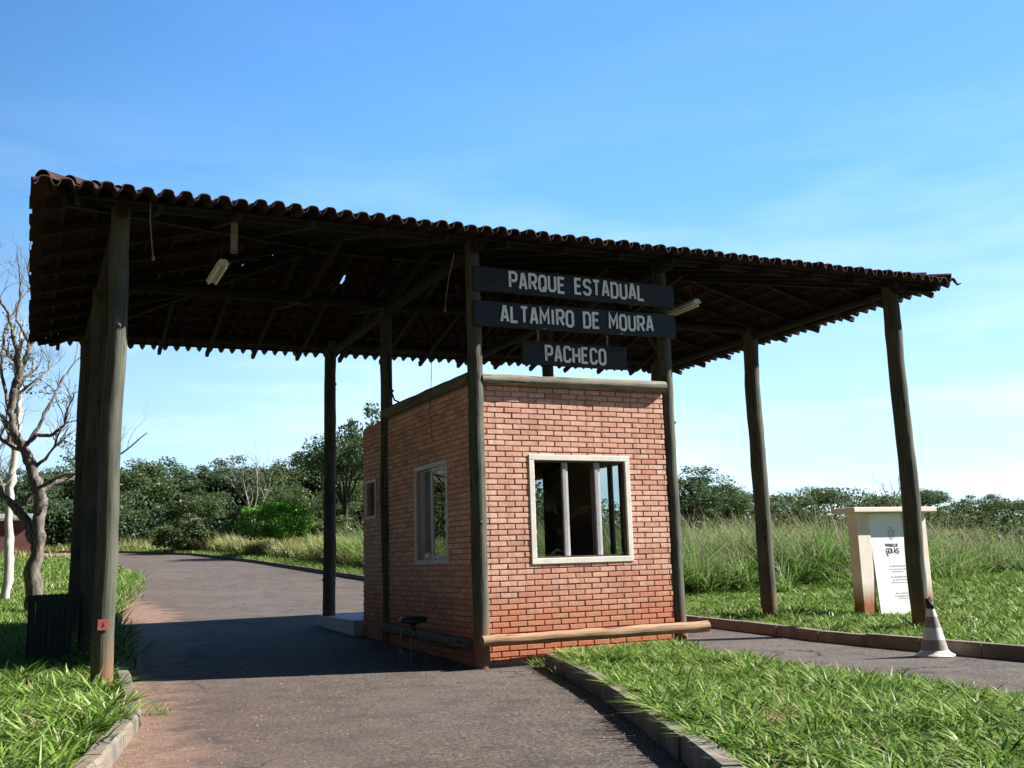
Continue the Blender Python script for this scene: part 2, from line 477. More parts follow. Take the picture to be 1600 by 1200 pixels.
MT['bark'] = plain('tree_bark', (0.035, 0.03, 0.026), (0.21, 0.18, 0.155), 5, 0.95, (3.5, 3.5, 0.9), 1.0)
MT['bark_dark'] = plain('dark_bark', (0.03, 0.025, 0.02), (0.07, 0.06, 0.05), 5, 0.95, (3, 3, 0.8), 0.5)
MT['bark_dead'] = plain('grey_dead_bark', (0.17, 0.16, 0.145), (0.28, 0.265, 0.24), 3, 0.9, (3, 3, 0.8), 0.3)
MT['bark_white'] = plain('pale_bark', (0.33, 0.31, 0.28), (0.52, 0.49, 0.45), 3, 0.9, (3, 3, 0.8), 0.3)

def m_glass():
    t = NT('window_glass')
    t.n.remove(t.p)
    lw = t.n.new('ShaderNodeLayerWeight'); lw.inputs['Blend'].default_value = 0.5
    f = t.math('ADD', t.math('MULTIPLY', t.math('POWER', lw.outputs['Facing'], 3.0), 0.8), 0.018)
    tr = t.n.new('ShaderNodeBsdfTransparent'); tr.inputs['Color'].default_value = (0.86, 0.89, 0.88, 1)
    gl = t.n.new('ShaderNodeBsdfGlossy'); gl.inputs['Roughness'].default_value = 0.0
    mx = t.n.new('ShaderNodeMixShader')
    t.link(f, mx.inputs[0]); t.link(tr.outputs[0], mx.inputs[1]); t.link(gl.outputs[0], mx.inputs[2])
    t.link(mx.outputs[0], t.n['Material Output'].inputs['Surface'])
    return t.m
MT['glass'] = m_glass()

# ------------------------------------------------------------------ ground, road, verges, kerbs
def sheet(name, poly, dz, mat):
    bm = bmesh.new()
    f = bm.faces.new([bm.verts.new((x, y, 0)) for x, y in poly])
    bmesh.ops.triangulate(bm, faces=[f])
    for yb in (0.0, 8.0, 70.0):
        bmesh.ops.bisect_plane(bm, geom=bm.verts[:] + bm.edges[:] + bm.faces[:], plane_co=(0, yb, 0), plane_no=(0, 1, 0))
    for v in bm.verts: v.co.z = g(v.co.y) + dz
    bmesh.ops.recalc_face_normals(bm, faces=bm.faces)
    if sum(f.normal.z for f in bm.faces) < 0: bmesh.ops.reverse_faces(bm, faces=bm.faces)
    me = bpy.data.meshes.new(name); bm.to_mesh(me); bm.free()
    me.materials.append(mat)
    o = bpy.data.objects.new(name, me); COL.objects.link(o)
    return tag(o, kind='structure')

LEFT = [(-7.4, -14), (-5.5, -7.2), (-4.70, -4.7), (-4.20, -2.2), (-4.09, -0.8), (-4.0, 1.6), (-3.75, 6.0), (-3.37, 11.4), (-2.4, 19), (-1.56, 27), (-1.3, 40), (-2.6, 52), (-6.5, 61), (-14, 68), (-34, 73)]
RIGHT = [(4.6, -14), (5.15, -4.2), (5.24, -2.5), (5.32, -1.2), (5.48, 1.2), (5.45, 6.0), (5.25, 14.5), (4.98, 21), (5.0, 28.7), (4.98, 38.7), (4.07, 53.9), (0.5, 64), (-8, 72.5), (-34, 79)]
ISL_L = [(0.68, -0.40), (-0.08, -2.90), (-0.80, -4.85), (-1.25, -6.0), (-1.66, -6.98), (-2.9, -10.0), (-4.2, -14)]
ISL_R = [(2.65, -0.35), (2.20, -1.6), (2.02, -2.6), (1.92, -4.1), (1.84, -5.5), (1.3, -10), (0.9, -14)]

sheet('ground', [(-500, -200), (500, -200), (500, 900), (-500, 900)], 0.0, MT['field'])
sheet('road', LEFT + RIGHT[::-1], 0.006, MT['asphalt'])
KH = 0.14
sheet('lawn_bank', [(x - 0.13, y) for x, y in LEFT] + [(-90, 73), (-90, -14)], 0.06, MT['soil'])
sheet('verge_bank', [(x + 0.13, y) for x, y in RIGHT[:11]] + [(120, 53.9), (120, -14)], 0.03, MT['soil'])
sheet('island_bank', [(x + 0.12, y) for x, y in ISL_L] + [(x - 0.1, y) for x, y in ISL_R[::-1]], 0.11, MT['soil'])

def kerb(name, line, side, h=KH, w=0.14, length=1.0, clip=1e9):
    mb = MB()
    pts = [Vector((x, y, 0)) for x, y in line]
    dist = [0]
    for a, b in zip(pts, pts[1:]): dist.append(dist[-1] + (b - a).length)
    def at(s):
        s = min(max(s, 0), dist[-1])
        for i in range(len(pts) - 1):
            if s <= dist[i + 1]:
                t = (s - dist[i]) / (dist[i + 1] - dist[i])
                return pts[i].lerp(pts[i + 1], t)
        return pts[-1]
    s = 0
    rnd = random.Random(len(line))
    while s < min(dist[-1], clip) - 0.05:
        e = min(s + length, dist[-1])
        a, b = at(s + 0.006), at(e - 0.006)
        d = (b - a).normalized(); nrm = Vector((d.y, -d.x, 0)) * side
        jz = rnd.uniform(-0.012, 0.012); jo = rnd.uniform(-0.012, 0.012)
        hh = h + jz
        n = 3
        vs, fs = [], []
        for i in range(n + 1):
            p = a.lerp(b, i / n) + nrm * jo
            z = g(p.y)
            wob = lambda k: 0.006 * noise.noise(Vector((p.x * 4, p.y * 4, k)))
            prof = [(0, -0.1), (wob(1), hh - 0.025), (0.022 + wob(2), hh + wob(3)), (w - 0.01, hh + wob(4)), (w, hh - 0.02), (w, -0.1)]
            vs += [p + nrm * o_ + Vector((0, 0, z + zz)) for o_, zz in prof]
        for i in range(n):
            for k in range(5):
                fs.append((i * 6 + k, i * 6 + k + 1, (i + 1) * 6 + k + 1, (i + 1) * 6 + k))
        fs.append((0, 1, 2, 3, 4, 5)); fs.append(tuple(n * 6 + k for k in (5, 4, 3, 2, 1, 0)))
        mb.add(vs, fs)
        s = e
    o = mb.build(name, MT['concrete'])
    bm = bmesh.new(); bm.from_mesh(o.data); bmesh.ops.recalc_face_normals(bm, faces=bm.faces); bm.to_mesh(o.data); bm.free()
    return tag(o, kind='structure')
kerb('lawn_kerb', LEFT, -1)
kerb('verge_kerb', RIGHT[:13], 1, 0.16, 0.15)
kerb('island_kerb', ISL_L, -1, 0.17, 0.16)
kerb('island_rear_kerb', ISL_R, -1, 0.10, 0.12) if False else None

mb = MB()
mb.box((-0.16, 4.95, 0.0), (3.2, 7.35, 0.40))
plinth = mb.build('pavement', MT['slab'], None, False, 0.012); tag(plinth, kind='structure')

# distant low hill on the right horizon
mb = MB(); vs = []; fs = []
NA = 40
for i in range(NA + 1):
    a = R(40 + 60 * i / NA)
    hgt = 24 * (0.55 + 0.45 * math.sin(i * 0.33 + 0.6)) + 5 * noise.noise(Vector((i * 0.5, 0, 0)))
    for r_, zz in ((620, 2.0), (700, 2 + hgt * 0.7), (780, 2 + hgt), (900, 2.0)):
        vs.append((r_ * math.sin(a) - 5, r_ * math.cos(a) - 11, zz))
for i in range(NA):
    for k in range(3): fs.append((i * 4 + k, i * 4 + k + 1, i * 4 + 5 + k, i * 4 + 4 + k))
mb.add(vs, fs)
tag(mb.build('hills', MT['field'], None, True), kind='structure')

# ------------------------------------------------------------------ entrance canopy: posts, timbers, tiled hip roof
XL, XW, XR, Y2, Y3 = -4.386, 3.004, 7.56, 3.629, 6.945
EX0, EX1, EY0, EY1 = -5.288, 8.462, -0.617, 7.56
TP = 0.27
def ez(x): return 5.395 + 0.0149 * (x - EX0)
canopy = empty('entrance_canopy', (1.5, 3.4, 0), 'large open hip roof of clay tiles on twelve round timber posts over the road', 'canopy')

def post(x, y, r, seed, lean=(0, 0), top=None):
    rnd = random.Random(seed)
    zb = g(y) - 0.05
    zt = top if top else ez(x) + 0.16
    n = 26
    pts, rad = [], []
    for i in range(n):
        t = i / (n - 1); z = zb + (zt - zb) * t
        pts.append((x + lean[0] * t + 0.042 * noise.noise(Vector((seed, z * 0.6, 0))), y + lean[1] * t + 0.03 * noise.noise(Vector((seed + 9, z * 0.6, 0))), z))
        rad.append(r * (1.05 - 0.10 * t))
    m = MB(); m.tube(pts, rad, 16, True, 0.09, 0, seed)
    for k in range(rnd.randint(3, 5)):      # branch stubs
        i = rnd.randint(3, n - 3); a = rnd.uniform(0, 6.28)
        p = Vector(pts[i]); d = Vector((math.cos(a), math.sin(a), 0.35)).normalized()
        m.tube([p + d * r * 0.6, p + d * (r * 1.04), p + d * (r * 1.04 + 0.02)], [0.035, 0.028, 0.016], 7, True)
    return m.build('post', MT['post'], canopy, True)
grid = []
sd = 1
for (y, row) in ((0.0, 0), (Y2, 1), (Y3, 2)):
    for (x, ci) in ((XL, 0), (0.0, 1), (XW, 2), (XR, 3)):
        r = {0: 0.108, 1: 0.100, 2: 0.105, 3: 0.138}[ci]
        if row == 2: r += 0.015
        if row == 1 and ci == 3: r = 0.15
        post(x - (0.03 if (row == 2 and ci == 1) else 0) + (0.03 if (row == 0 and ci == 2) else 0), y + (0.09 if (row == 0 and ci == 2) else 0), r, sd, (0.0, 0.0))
        sd += 1

def slope_z(x, y):
    v = min(x - EX0, EX1 - x, y - EY0, EY1 - y)
    return ez(x) + TP * max(v, -0.2)
# main beams along x on every row, and along y over every column of posts
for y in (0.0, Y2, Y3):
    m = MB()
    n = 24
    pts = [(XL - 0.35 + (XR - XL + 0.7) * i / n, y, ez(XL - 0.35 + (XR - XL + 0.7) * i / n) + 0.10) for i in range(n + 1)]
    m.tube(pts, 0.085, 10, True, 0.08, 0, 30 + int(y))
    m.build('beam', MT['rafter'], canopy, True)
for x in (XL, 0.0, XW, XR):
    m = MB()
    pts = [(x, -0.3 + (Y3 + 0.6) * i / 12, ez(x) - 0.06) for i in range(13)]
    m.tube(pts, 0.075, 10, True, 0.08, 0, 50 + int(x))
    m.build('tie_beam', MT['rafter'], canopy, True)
# king posts and struts of the trusses
YM = (EY0 + EY1) / 2
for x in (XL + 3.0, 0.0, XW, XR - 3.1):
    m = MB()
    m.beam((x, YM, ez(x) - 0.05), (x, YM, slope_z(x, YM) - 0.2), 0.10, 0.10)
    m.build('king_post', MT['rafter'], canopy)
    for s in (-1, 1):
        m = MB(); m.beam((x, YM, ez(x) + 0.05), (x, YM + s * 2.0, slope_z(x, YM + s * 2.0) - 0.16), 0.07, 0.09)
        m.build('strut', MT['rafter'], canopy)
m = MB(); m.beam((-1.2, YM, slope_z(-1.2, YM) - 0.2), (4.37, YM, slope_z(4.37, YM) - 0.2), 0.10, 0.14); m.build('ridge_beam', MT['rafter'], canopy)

def hsh(i, j, k=0):
    v = math.sin(i * 127.1 + j * 311.7 + k * 74.7) * 43758.5453
    return v - math.floor(v)
PER, ROW = 0.205, 0.36
def wave(u, v, seed):
    c = math.floor(u / PER); t = (u / PER) - c            # cap tile in the middle of the period, channel tile between
    row = math.floor(v / ROW + 1e-6); fr = v / ROW - row
    a = abs(t - 0.5)
    if a < 0.35:
        h = 0.058 * math.sqrt(max(0.0, 1 - (a / 0.35) ** 3)) + 0.012
    else:
        h = 0.012 - 0.045 * (a - 0.35) / 0.15
    h += 0.028 * (1 - fr)
    h += 0.016 * (hsh(c, row, seed) - 0.5)
    return h
def slope(A, B, nrm, depth, seed, hole=None):
    A, B, nrm = Vector(A), Vector(B), Vector(nrm)
    L = (B - A).length; d = (B - A) / L
    us = []
    u = 0.0
    nper = int(L / PER) + 1
    for c in range(nper + 1):
        for t in (0.0, 0.07, 0.15, 0.17, 0.22, 0.32, 0.5, 0.68, 0.78, 0.83, 0.85, 0.93):
            us.append((c + t) * PER)
    us = [u for u in us if u < L] + [L]
    vs_ = []
    nr = int(depth / ROW) + 1
    for r_ in range(nr + 1):
        vs_ += [r_ * ROW, r_ * ROW + 0.12, r_ * ROW + ROW - 0.004]
    vs_ = [v for v in vs_ if v < depth] + [depth]
    bm = bmesh.new()
    gridv = [[bm.verts.new((u, v, 0)) for u in us] for v in vs_]
    for j in range(len(vs_) - 1):
        for i in range(len(us) - 1):
            if us[i] + 0.3 < vs_[j] or L - us[i + 1] + 0.3 < vs_[j]: continue
            if hole and hole[0] < us[i] and us[i + 1] < hole[1] and hole[2] < vs_[j] and vs_[j + 1] < hole[3]: continue
            bm.faces.new((gridv[j][i], gridv[j][i + 1], gridv[j + 1][i + 1], gridv[j + 1][i]))
    geom = lambda: bm.verts[:] + bm.edges[:] + bm.faces[:]
    bmesh.ops.bisect_plane(bm, geom=geom(), plane_co=(0, 0, 0), plane_no=(-1, 1, 0), clear_outer=True)
    bmesh.ops.bisect_plane(bm, geom=geom(), plane_co=(L, 0, 0), plane_no=(1, 1, 0), clear_outer=True)
    bmesh.ops.delete(bm, geom=[v for v in bm.verts if not v.link_faces], context='VERTS')
    off = wloc(canopy)
    for v in bm.verts:
        uu, vv = v.co.x, v.co.y
        ju = 0.012 * (hsh(math.floor(uu / PER), math.floor(vv / ROW + 1e-6), seed + 5) - 0.5)
        ov = -0.05 * (hsh(math.floor(uu / PER), 0, seed + 8)) if vv < 1e-4 else 0
        P = A + d * (uu + ju) + nrm * (vv + ov)
        z = ez(P.x) + TP * vv + wave(uu + 1e-5, vv, seed) - 0.02
        v.co = Vector((P.x, P.y, z)) - off
    bmesh.ops.recalc_face_normals(bm, faces=bm.faces)
    if sum(f.normal.z for f in bm.faces) < 0: bmesh.ops.reverse_faces(bm, faces=bm.faces)
    me = bpy.data.meshes.new('tiled_slope'); bm.to_mesh(me); bm.free()
    me.materials.append(MT['tile'])
    me.polygons.foreach_set('use_smooth', [True] * len(me.polygons))
    try: me.set_sharp_from_angle(angle=R(40))
    except Exception: pass
    o = bpy.data.objects.new('tiled_slope', me); COL.objects.link(o); o.parent = canopy
    s = o.modifiers.new('thick', 'SOLIDIFY'); s.thickness = 0.016; s.offset = -1
    # battens along the slope and rafters up it
    return o
HALF = (EY1 - EY0) / 2
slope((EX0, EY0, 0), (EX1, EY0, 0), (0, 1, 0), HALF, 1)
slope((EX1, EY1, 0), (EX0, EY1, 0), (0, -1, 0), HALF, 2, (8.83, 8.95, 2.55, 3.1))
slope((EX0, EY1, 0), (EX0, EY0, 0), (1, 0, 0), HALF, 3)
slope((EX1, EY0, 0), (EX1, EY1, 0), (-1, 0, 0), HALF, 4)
def timbers(A, B, nrm, depth):
    A, B, nrm = Vector(A), Vector(B), Vector(nrm)
    L = (B - A).length; d = (B - A) / L
    n = int(L / 0.82)
    for i in range(n):
        u = (i + 0.5) * L / n
        dm = min(u, L - u, depth) - 0.05
        if dm < 0.25: continue
        p = A + d * u + nrm * 0.10; q = A + d * u + nrm * dm
        p.z = ez(p.x) + TP * 0.10 - 0.135; q.z = ez(q.x) + TP * dm - 0.135
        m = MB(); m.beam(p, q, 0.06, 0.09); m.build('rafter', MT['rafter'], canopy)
    k = 0
    v = 0.30
    while v < depth - 0.1:
        p = A + d * (v + 0.02) + nrm * v; q = B - d * (v + 0.02) + nrm * v
        p.z = ez(p.x) + TP * v - 0.078; q.z = ez(q.x) + TP * v - 0.078
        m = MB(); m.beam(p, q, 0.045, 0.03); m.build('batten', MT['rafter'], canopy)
        v += ROW
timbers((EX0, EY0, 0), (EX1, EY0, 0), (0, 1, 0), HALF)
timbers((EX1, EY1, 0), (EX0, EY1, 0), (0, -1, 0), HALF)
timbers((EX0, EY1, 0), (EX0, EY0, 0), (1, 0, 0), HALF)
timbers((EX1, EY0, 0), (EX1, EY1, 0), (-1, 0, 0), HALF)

def ridge_caps(name, P, Q):
    P, Q = Vector(P), Vector(Q)
    L = (Q - P).length; d = (Q - P) / L
    side = d.cross(Vector((0, 0, 1))).normalized(); upv = side.cross(d)
    m = MB(); n = max(1, int(L / 0.36))
    for i in range(n):
        a = P + d * (L * i / n - 0.03); b = P + d * (L * (i + 1) / n + 0.03)
        vs, fs = [], []
        K = 8
        for (c, r, lift) in ((a, 0.108, 0.025), (b, 0.09, 0.0)):
            for th in (1.0, 0.84):
                for k in range(K + 1):
                    t = math.pi * k / K
                    vs.append(c + side * (r * th * math.cos(t)) + upv * (r * th * math.sin(t) + lift))
        W = K + 1
        for k in range(K):
            fs += [(k, k + 1, 2 * W + k + 1, 2 * W + k), (W + k + 1, W + k, 3 * W + k, 3 * W + k + 1), (k + 1, k, W + k, W + k + 1), (2 * W + k, 2 * W + k + 1, 3 * W + k + 1, 3 * W + k)]
        m.add(vs, fs)
    return m.build(name, MT['tile'], canopy, True)
def rz(x, y): return slope_z(x, y) + 0.02
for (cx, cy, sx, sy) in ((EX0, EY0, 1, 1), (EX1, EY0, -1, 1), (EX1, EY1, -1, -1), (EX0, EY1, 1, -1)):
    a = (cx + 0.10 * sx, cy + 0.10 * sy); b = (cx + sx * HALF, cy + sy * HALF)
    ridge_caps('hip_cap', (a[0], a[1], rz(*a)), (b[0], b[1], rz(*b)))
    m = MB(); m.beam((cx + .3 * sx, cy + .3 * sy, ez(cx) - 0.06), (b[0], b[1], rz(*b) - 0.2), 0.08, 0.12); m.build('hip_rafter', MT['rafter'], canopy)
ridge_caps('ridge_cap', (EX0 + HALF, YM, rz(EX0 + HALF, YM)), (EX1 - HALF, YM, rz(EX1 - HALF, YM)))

# ------------------------------------------------------------------ guard booth
booth = empty('guard_booth', (1.5, 2.4, 0), 'small red brick guard booth with white framed windows under the tiled roof', 'booth')
BH = 3.635
def brick_wall(name, O, U, N, W, z0, z1, openings, seed, thick=0.12):
    """mortar core with openings and one box per brick, laid in running bond, standing proud of the joints"""
    O, U, N = Vector(O), Vector(U), Vector(N)
    rnd = random.Random(seed)
    core = MB(); bk = MB()
    xs = sorted({0.0, W} | {o[0] for o in openings} | {o[1] for o in openings})
    zs = sorted({z0, z1} | {o[2] for o in openings} | {o[3] for o in openings})
    def pt(u, z, n): return O + U * u + N * n + Vector((0, 0, z))
    def blk(mbx, u0, u1, za, zb, n0, n1):
        c = pt((u0 + u1) / 2, (za + zb) / 2, (n0 + n1) / 2)
        mbx.obox(c, U * (u1 - u0) / 2, N * (n1 - n0) / 2, Vector((0, 0, (zb - za) / 2)))
    for a, b in zip(xs, xs[1:]):
        for c, d in zip(zs, zs[1:]):
            if any(o[0] <= (a + b) / 2 <= o[1] and o[2] <= (c + d) / 2 <= o[3] for o in openings): continue
            blk(core, a, b, c, d, -thick, 0)
    RP, LP, J = 0.0725, 0.247, 0.0155
    nr = int((z1 - z0) / RP)
    for r_ in range(nr):
        za = z0 + r_ * RP + J / 2; zb = za + RP - J
        u = -(LP / 2 if r_ % 2 else 0) + rnd.uniform(-0.008, 0.008) - 0.06
        while u < W:
            a, b = max(u + J / 2, 0.004), min(u + LP - J / 2, W - 0.004)
            u += LP
            segs = [(a, b)]
            for o in openings:
                if zb > o[2] + 0.01 and za < o[3] - 0.01:
                    ns = []
                    for (p, q) in segs:
                        if q <= o[0] or p >= o[1]: ns.append((p, q)); continue
                        if p < o[0]: ns.append((p, o[0]))
                        if q > o[1]: ns.append((o[1], q))
                    segs = ns
            for (p, q) in segs:
                if q - p < 0.03: continue
                pr = 0.017 + rnd.uniform(-0.004, 0.004)
                tz = rnd.uniform(-0.002, 0.002)
                c = pt((p + q) / 2 + rnd.uniform(-.002, .002), (za + zb) / 2 + tz, pr / 2 - 0.01)
                bk.obox(c, U * (q - p) / 2 + Vector((0, 0, rnd.uniform(-.0015, .0015))), N * (pr / 2 + 0.01), Vector((0, 0, (zb - za) / 2)))
    w = core.build(name, MT['mortar'], booth)
    b = bk.build('brickwork', MT['brick'], w, False, 0.004)
    return w
FWIN = (0.83, 2.225, 1.32, 2.63)       # world x of the front window opening
brick_wall('wall', (0.09, 0.03, 0), (1, 0, 0), (0, -1, 0), 2.83, -0.03, BH, [(FWIN[0] - 0.09, FWIN[1] - 0.09, FWIN[2], FWIN[3])], 1)
LW = (1.06, 2.25, 1.36, 2.66); SW = (4.18, 4.64, 2.12, 2.66)
brick_wall('wall', (0.0, 4.88, 0), (0, -1, 0), (-1, 0, 0), 4.80, -0.03, BH, [(4.88 - LW[1], 4.88 - LW[0], LW[2], LW[3]), (4.88 - SW[1], 4.88 - SW[0], SW[2], SW[3])], 2)
RWs = [(1.05, 2.10, 1.36, 2.72), (3.75, 4.55, 1.36, 2.72)]
brick_wall('wall', (XW, 0.08, 0), (0, 1, 0), (1, 0, 0), 4.80, -0.03, BH, [(a - 0.08, b - 0.08, c, d) for a, b, c, d in RWs], 3)
brick_wall('wall', (XW - 0.12, 4.88, 0), (-1, 0, 0), (0, 1, 0), 2.76, -0.03, BH, [(0.9, 1.75, 0.30, 2.45)], 4)
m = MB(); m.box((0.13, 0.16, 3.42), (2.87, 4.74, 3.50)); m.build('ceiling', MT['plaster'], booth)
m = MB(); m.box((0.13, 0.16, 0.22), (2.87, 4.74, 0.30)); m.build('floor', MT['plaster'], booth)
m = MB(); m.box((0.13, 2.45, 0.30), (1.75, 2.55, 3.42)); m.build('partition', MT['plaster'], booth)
m = MB()
m.box((1.15, 4.80, 0.32), (1.97, 4.84, 2.43))
dr = m.build('door', MT['dark_jamb'], booth, False, 0.004)
m = MB(); m.tube([(1.25, 4.84, 1.3), (1.25, 4.90, 1.3), (1.36, 4.90, 1.3)], 0.012, 8); m.build('handle', MT['steel'], dr, True)
def log(name, p, q, r, mat, seed, n=16):
    p, q = Vector(p), Vector(q); m_ = MB()
    pts = []
    for i in range(n + 1):
        a = p.lerp(q, i / n)
        pts.append(a + Vector((0, 0.014 * noise.noise(Vector((seed, i * 0.5, 0))), 0.016 * noise.noise(Vector((seed + 4, i * 0.5, 0))))))
    m_.tube(pts, [r * (1.0 + 0.12 * (i / n - 0.5)) for i in range(n + 1)], 16, True, 0.07, 0, seed)
    return m_.build(name, mat, booth, True)
log('base_log', (-0.06, -0.155, 0.345), (3.34, -0.155, 0.345), 0.070, MT['log_base'], 3)
log('top_log', (0.07, -0.02, 3.665), (2.94, -0.02, 3.69), 0.078, MT['log_x'], 5)
log('top_log', (-0.03, 0.08, 3.70), (-0.03, 3.60, 3.72), 0.085, MT['log_y'], 6)
log('base_log', (-0.07, 0.22, 0.28), (-0.07, 3.53, 0.34), 0.075, MT['log_y'], 7)
# plinth sill under the base log
m = MB(); m.box((0.02, -0.06, -0.05), (2.93, 0.005, 0.06)); m.build('footing', MT['concrete'], booth, False, 0.01)

def frame_ring(m_, ax, u0, u1, z0, z1, w, n0, n1):
    """four mitre-less bars of a frame; ax = 'x' (front wall, n along y) or 'y' (side wall, n along x)"""
    def bx(a, b, c, d):
        if ax == 'x': m_.box((a, n0, c), (b, n1, d))
        else: m_.box((n0, a, c), (n1, b, d))
    bx(u0, u1, z1 - w, z1); bx(u0, u1, z0, z0 + w)
    bx(u0, u0 + w, z0 + w, z1 - w); bx(u1 - w, u1, z0 + w, z1 - w)
# front window
m = MB(); m.box((0.0, 0, 0), (0, 0, 0)) if False else None
m = MB(); frame_ring(m, 'x', 0.745, 2.30, 1.255, 2.69, 0.075, -0.002, 0.04)
fwin = m.build('window', MT['frame'], booth, False, 0.006); fwin['label'] = 'wide three-pane front window with off-white surround'
m = MB(); frame_ring(m, 'x', 0.822, 2.223, 1.332, 2.615, 0.02, 0.041, 0.15); m.build('jamb', MT['dark_jamb'], fwin)
for x in (1.265, 1.765):
    m = MB(); m.box((x, 0.045, 1.352), (x + 0.052, 0.10, 2.595)); m.build('mullion', MT['mullion'], fwin, False, 0.004)
    m = MB(); m.box((x + 0.053, 0.055, 1.352), (x + 0.085, 0.11, 2.595)); m.build('mullion', MT['frame_grey'], fwin, False, 0.004)
for a, b in ((0.842, 1.264), (1.351, 1.764), (1.851, 2.203)):
    m = MB(); m.box((a, 0.078, 1.352), (b, 0.084, 2.595)); m.build('pane', MT['glass'], fwin)
# big sliding window on the left wall
m = MB(); frame_ring(m, 'y', 1.0, 2.31, 1.295, 2.72, 0.068, -0.026, 0.02)
lwin = m.build('window', MT['frame_grey'], booth, False, 0.006); lwin['label'] = 'half-open sliding window on the shaded side wall'
m = MB(); frame_ring(m, 'y', 1.07, 1.70, 1.365, 2.65, 0.055, 0.005, 0.045); m.build('sash', MT['frame_grey'], lwin, False, 0.004)
m = MB(); m.box((0.022, 1.126, 1.421), (0.028, 1.644, 2.594)); m.build('pane', MT['glass'], lwin)
m = MB(); frame_ring(m, 'y', 1.071, 2.24, 1.366, 2.649, 0.018, 0.046, 0.118); m.build('jamb', MT['frame_grey'], lwin)
m = MB()
prev = None
vs, fs = [], []
for i in range(13):
    yy = 1.93 + 0.30 * i / 12; xx = 0.13 + 0.02 * math.sin(i * 1.9)
    vs += [(xx, yy, 1.37), (xx, yy, 2.63)]
    if i: fs.append((2 * i - 2, 2 * i, 2 * i + 1, 2 * i - 1))
m.add(vs, fs); cu = m.build('curtain', plain('grey_curtain', (0.20, 0.20, 0.24), (0.27, 0.27, 0.31), 5, 0.9), lwin, True)
sm = cu.modifiers.new('thick', 'SOLIDIFY'); sm.thickness = 0.004
# small window further back
m = MB(); frame_ring(m, 'y', 4.125, 4.695, 2.06, 2.72, 0.055, -0.035, 0.02)
swin = m.build('window', MT['frame_grey'], booth, False, 0.005); swin['label'] = 'small high window near the back of the side wall'
m = MB(); m.box((0.045, 4.18, 2.115), (0.051, 4.64, 2.665)); m.build('pane', MT['glass'], swin)
# windows of the far (right) wall, seen through the front panes
for a, b, c, d in RWs:
    m = MB(); frame_ring(m, 'y', a - 0.055, b + 0.055, c - 0.06, d + 0.06, 0.065, XW - 0.02, XW + 0.03)
    w_ = m.build('window', MT['frame'], booth, False, 0.005)
    m = MB(); m.box((XW - 0.06, a + 0.01, c + 0.01), (XW - 0.054, b - 0.01, d - 0.01)); m.build('pane', MT['glass'], w_)
    if a > 3: continue
    m = MB(); m.box((XW - 0.09, (a + b) / 2 - 0.07, c + 0.005), (XW - 0.061, (a + b) / 2 + 0.05, d - 0.005)); m.build('mullion', MT['mullion'], w_)
# small things at the booth
m = MB(); m.tube([(0.0, 3.53, 4.75), (-0.03, 3.40, 4.5), (-0.05, 3.30, 4.1), (-0.06, 3.05, 3.86), (-0.06, 2.85, 3.80)], 0.014, 7)
tag(m.build('power_cable', MT['wire'], None, True), 'black cable curving down from a dark post to the side wall log', 'cable')
m = MB(); m.tube([(-0.13, 1.20, 4.9), (-0.14, 1.22, 3.9), (-0.145, 1.29, 3.4), (-0.07, 1.40, 3.0)], 0.004, 6)
tag(m.build('thin_wire', MT['wire'], None, True), 'thin wire dangling against the shaded brick side wall above its sliding window', 'wire')
m = MB(); m.box((0.06, 1.97, 1.385), (0.11, 2.13, 1.45)); m.box((0.075, 2.0, 1.451), (0.10, 2.04, 1.47))
tag(m.build('paper_box', MT['letter'], None, False, 0.006), 'small white box lying on the sill of the half-open side window', 'box')

# ------------------------------------------------------------------ lettering
def O_(s=0): return [(0, .14), (0, .86), (.24, 1), (.76, 1), (1, .86), (1, .14), (.76, 0), (.24, 0)]
GL = {
 'P': [([(0, 0), (0, 1), (.74, 1), (1, .88), (1, .56), (.74, .44), (0, .44)], 0)],
 'R': [([(0, 0), (0, 1), (.74, 1), (1, .88), (1, .58), (.74, .46), (0, .46)], 0), ([(.5, .46), (1, 0)], 0)],
 'A': [([(0, 0), (.40, 1), (.60, 1), (1, 0)], 0), ([(.17, .30), (.83, .30)], 0)],
 'Q': [(O_(), 1), ([(.58, .26), (1.0, -.05)], 0)],
 'O': [(O_(), 1)],
 'U': [([(0, 1), (0, .14), (.24, 0), (.76, 0), (1, .14), (1, 1)], 0)],
 'E': [([(1, 1), (0, 1), (0, 0), (1, 0)], 0), ([(0, .52), (.85, .52)], 0)],
 'S': [([(1, .80), (1, .88), (.76, 1), (.24, 1), (0, .86), (0, .66), (.2, .54), (.8, .46), (1, .34), (1, .14), (.76, 0), (.24, 0), (0, .12), (0, .20)], 0)],
 'T': [([(0, 1), (1, 1)], 0), ([(.5, 1), (.5, 0)], 0)],
 'D': [([(0, 0), (0, 1), (.7, 1), (1, .84), (1, .16), (.7, 0)], 1)],
 'L': [([(0, 1), (0, 0), (1, 0)], 0)],
 'M': [([(0, 0), (0, 1), (.5, .35), (1, 1), (1, 0)], 0)],
 'I': [([(.5, 0), (.5, 1)], 0)],
 'C': [([(1, .76), (1, .86), (.76, 1), (.24, 1), (0, .86), (0, .14), (.24, 0), (.76, 0), (1, .14), (1, .24)], 0)],
 'H': [([(0, 0), (0, 1)], 0), ([(1, 0), (1, 1)], 0), ([(0, .5), (1, .5)], 0)],
 'G': [([(1, .80), (.8, .97), (.5, 1), (.2, .9), (0, .65), (0, .35), (.2, .1), (.5, 0), (.8, .03), (1, .2), (1, .46), (.55, .46)], 0)],
 'Á': [([(0, 0), (.5, 1), (1, 0)], 0), ([(.17, .30), (.83, .30)], 0), ([(.45, 1.12), (.72, 1.32)], 0)],
}
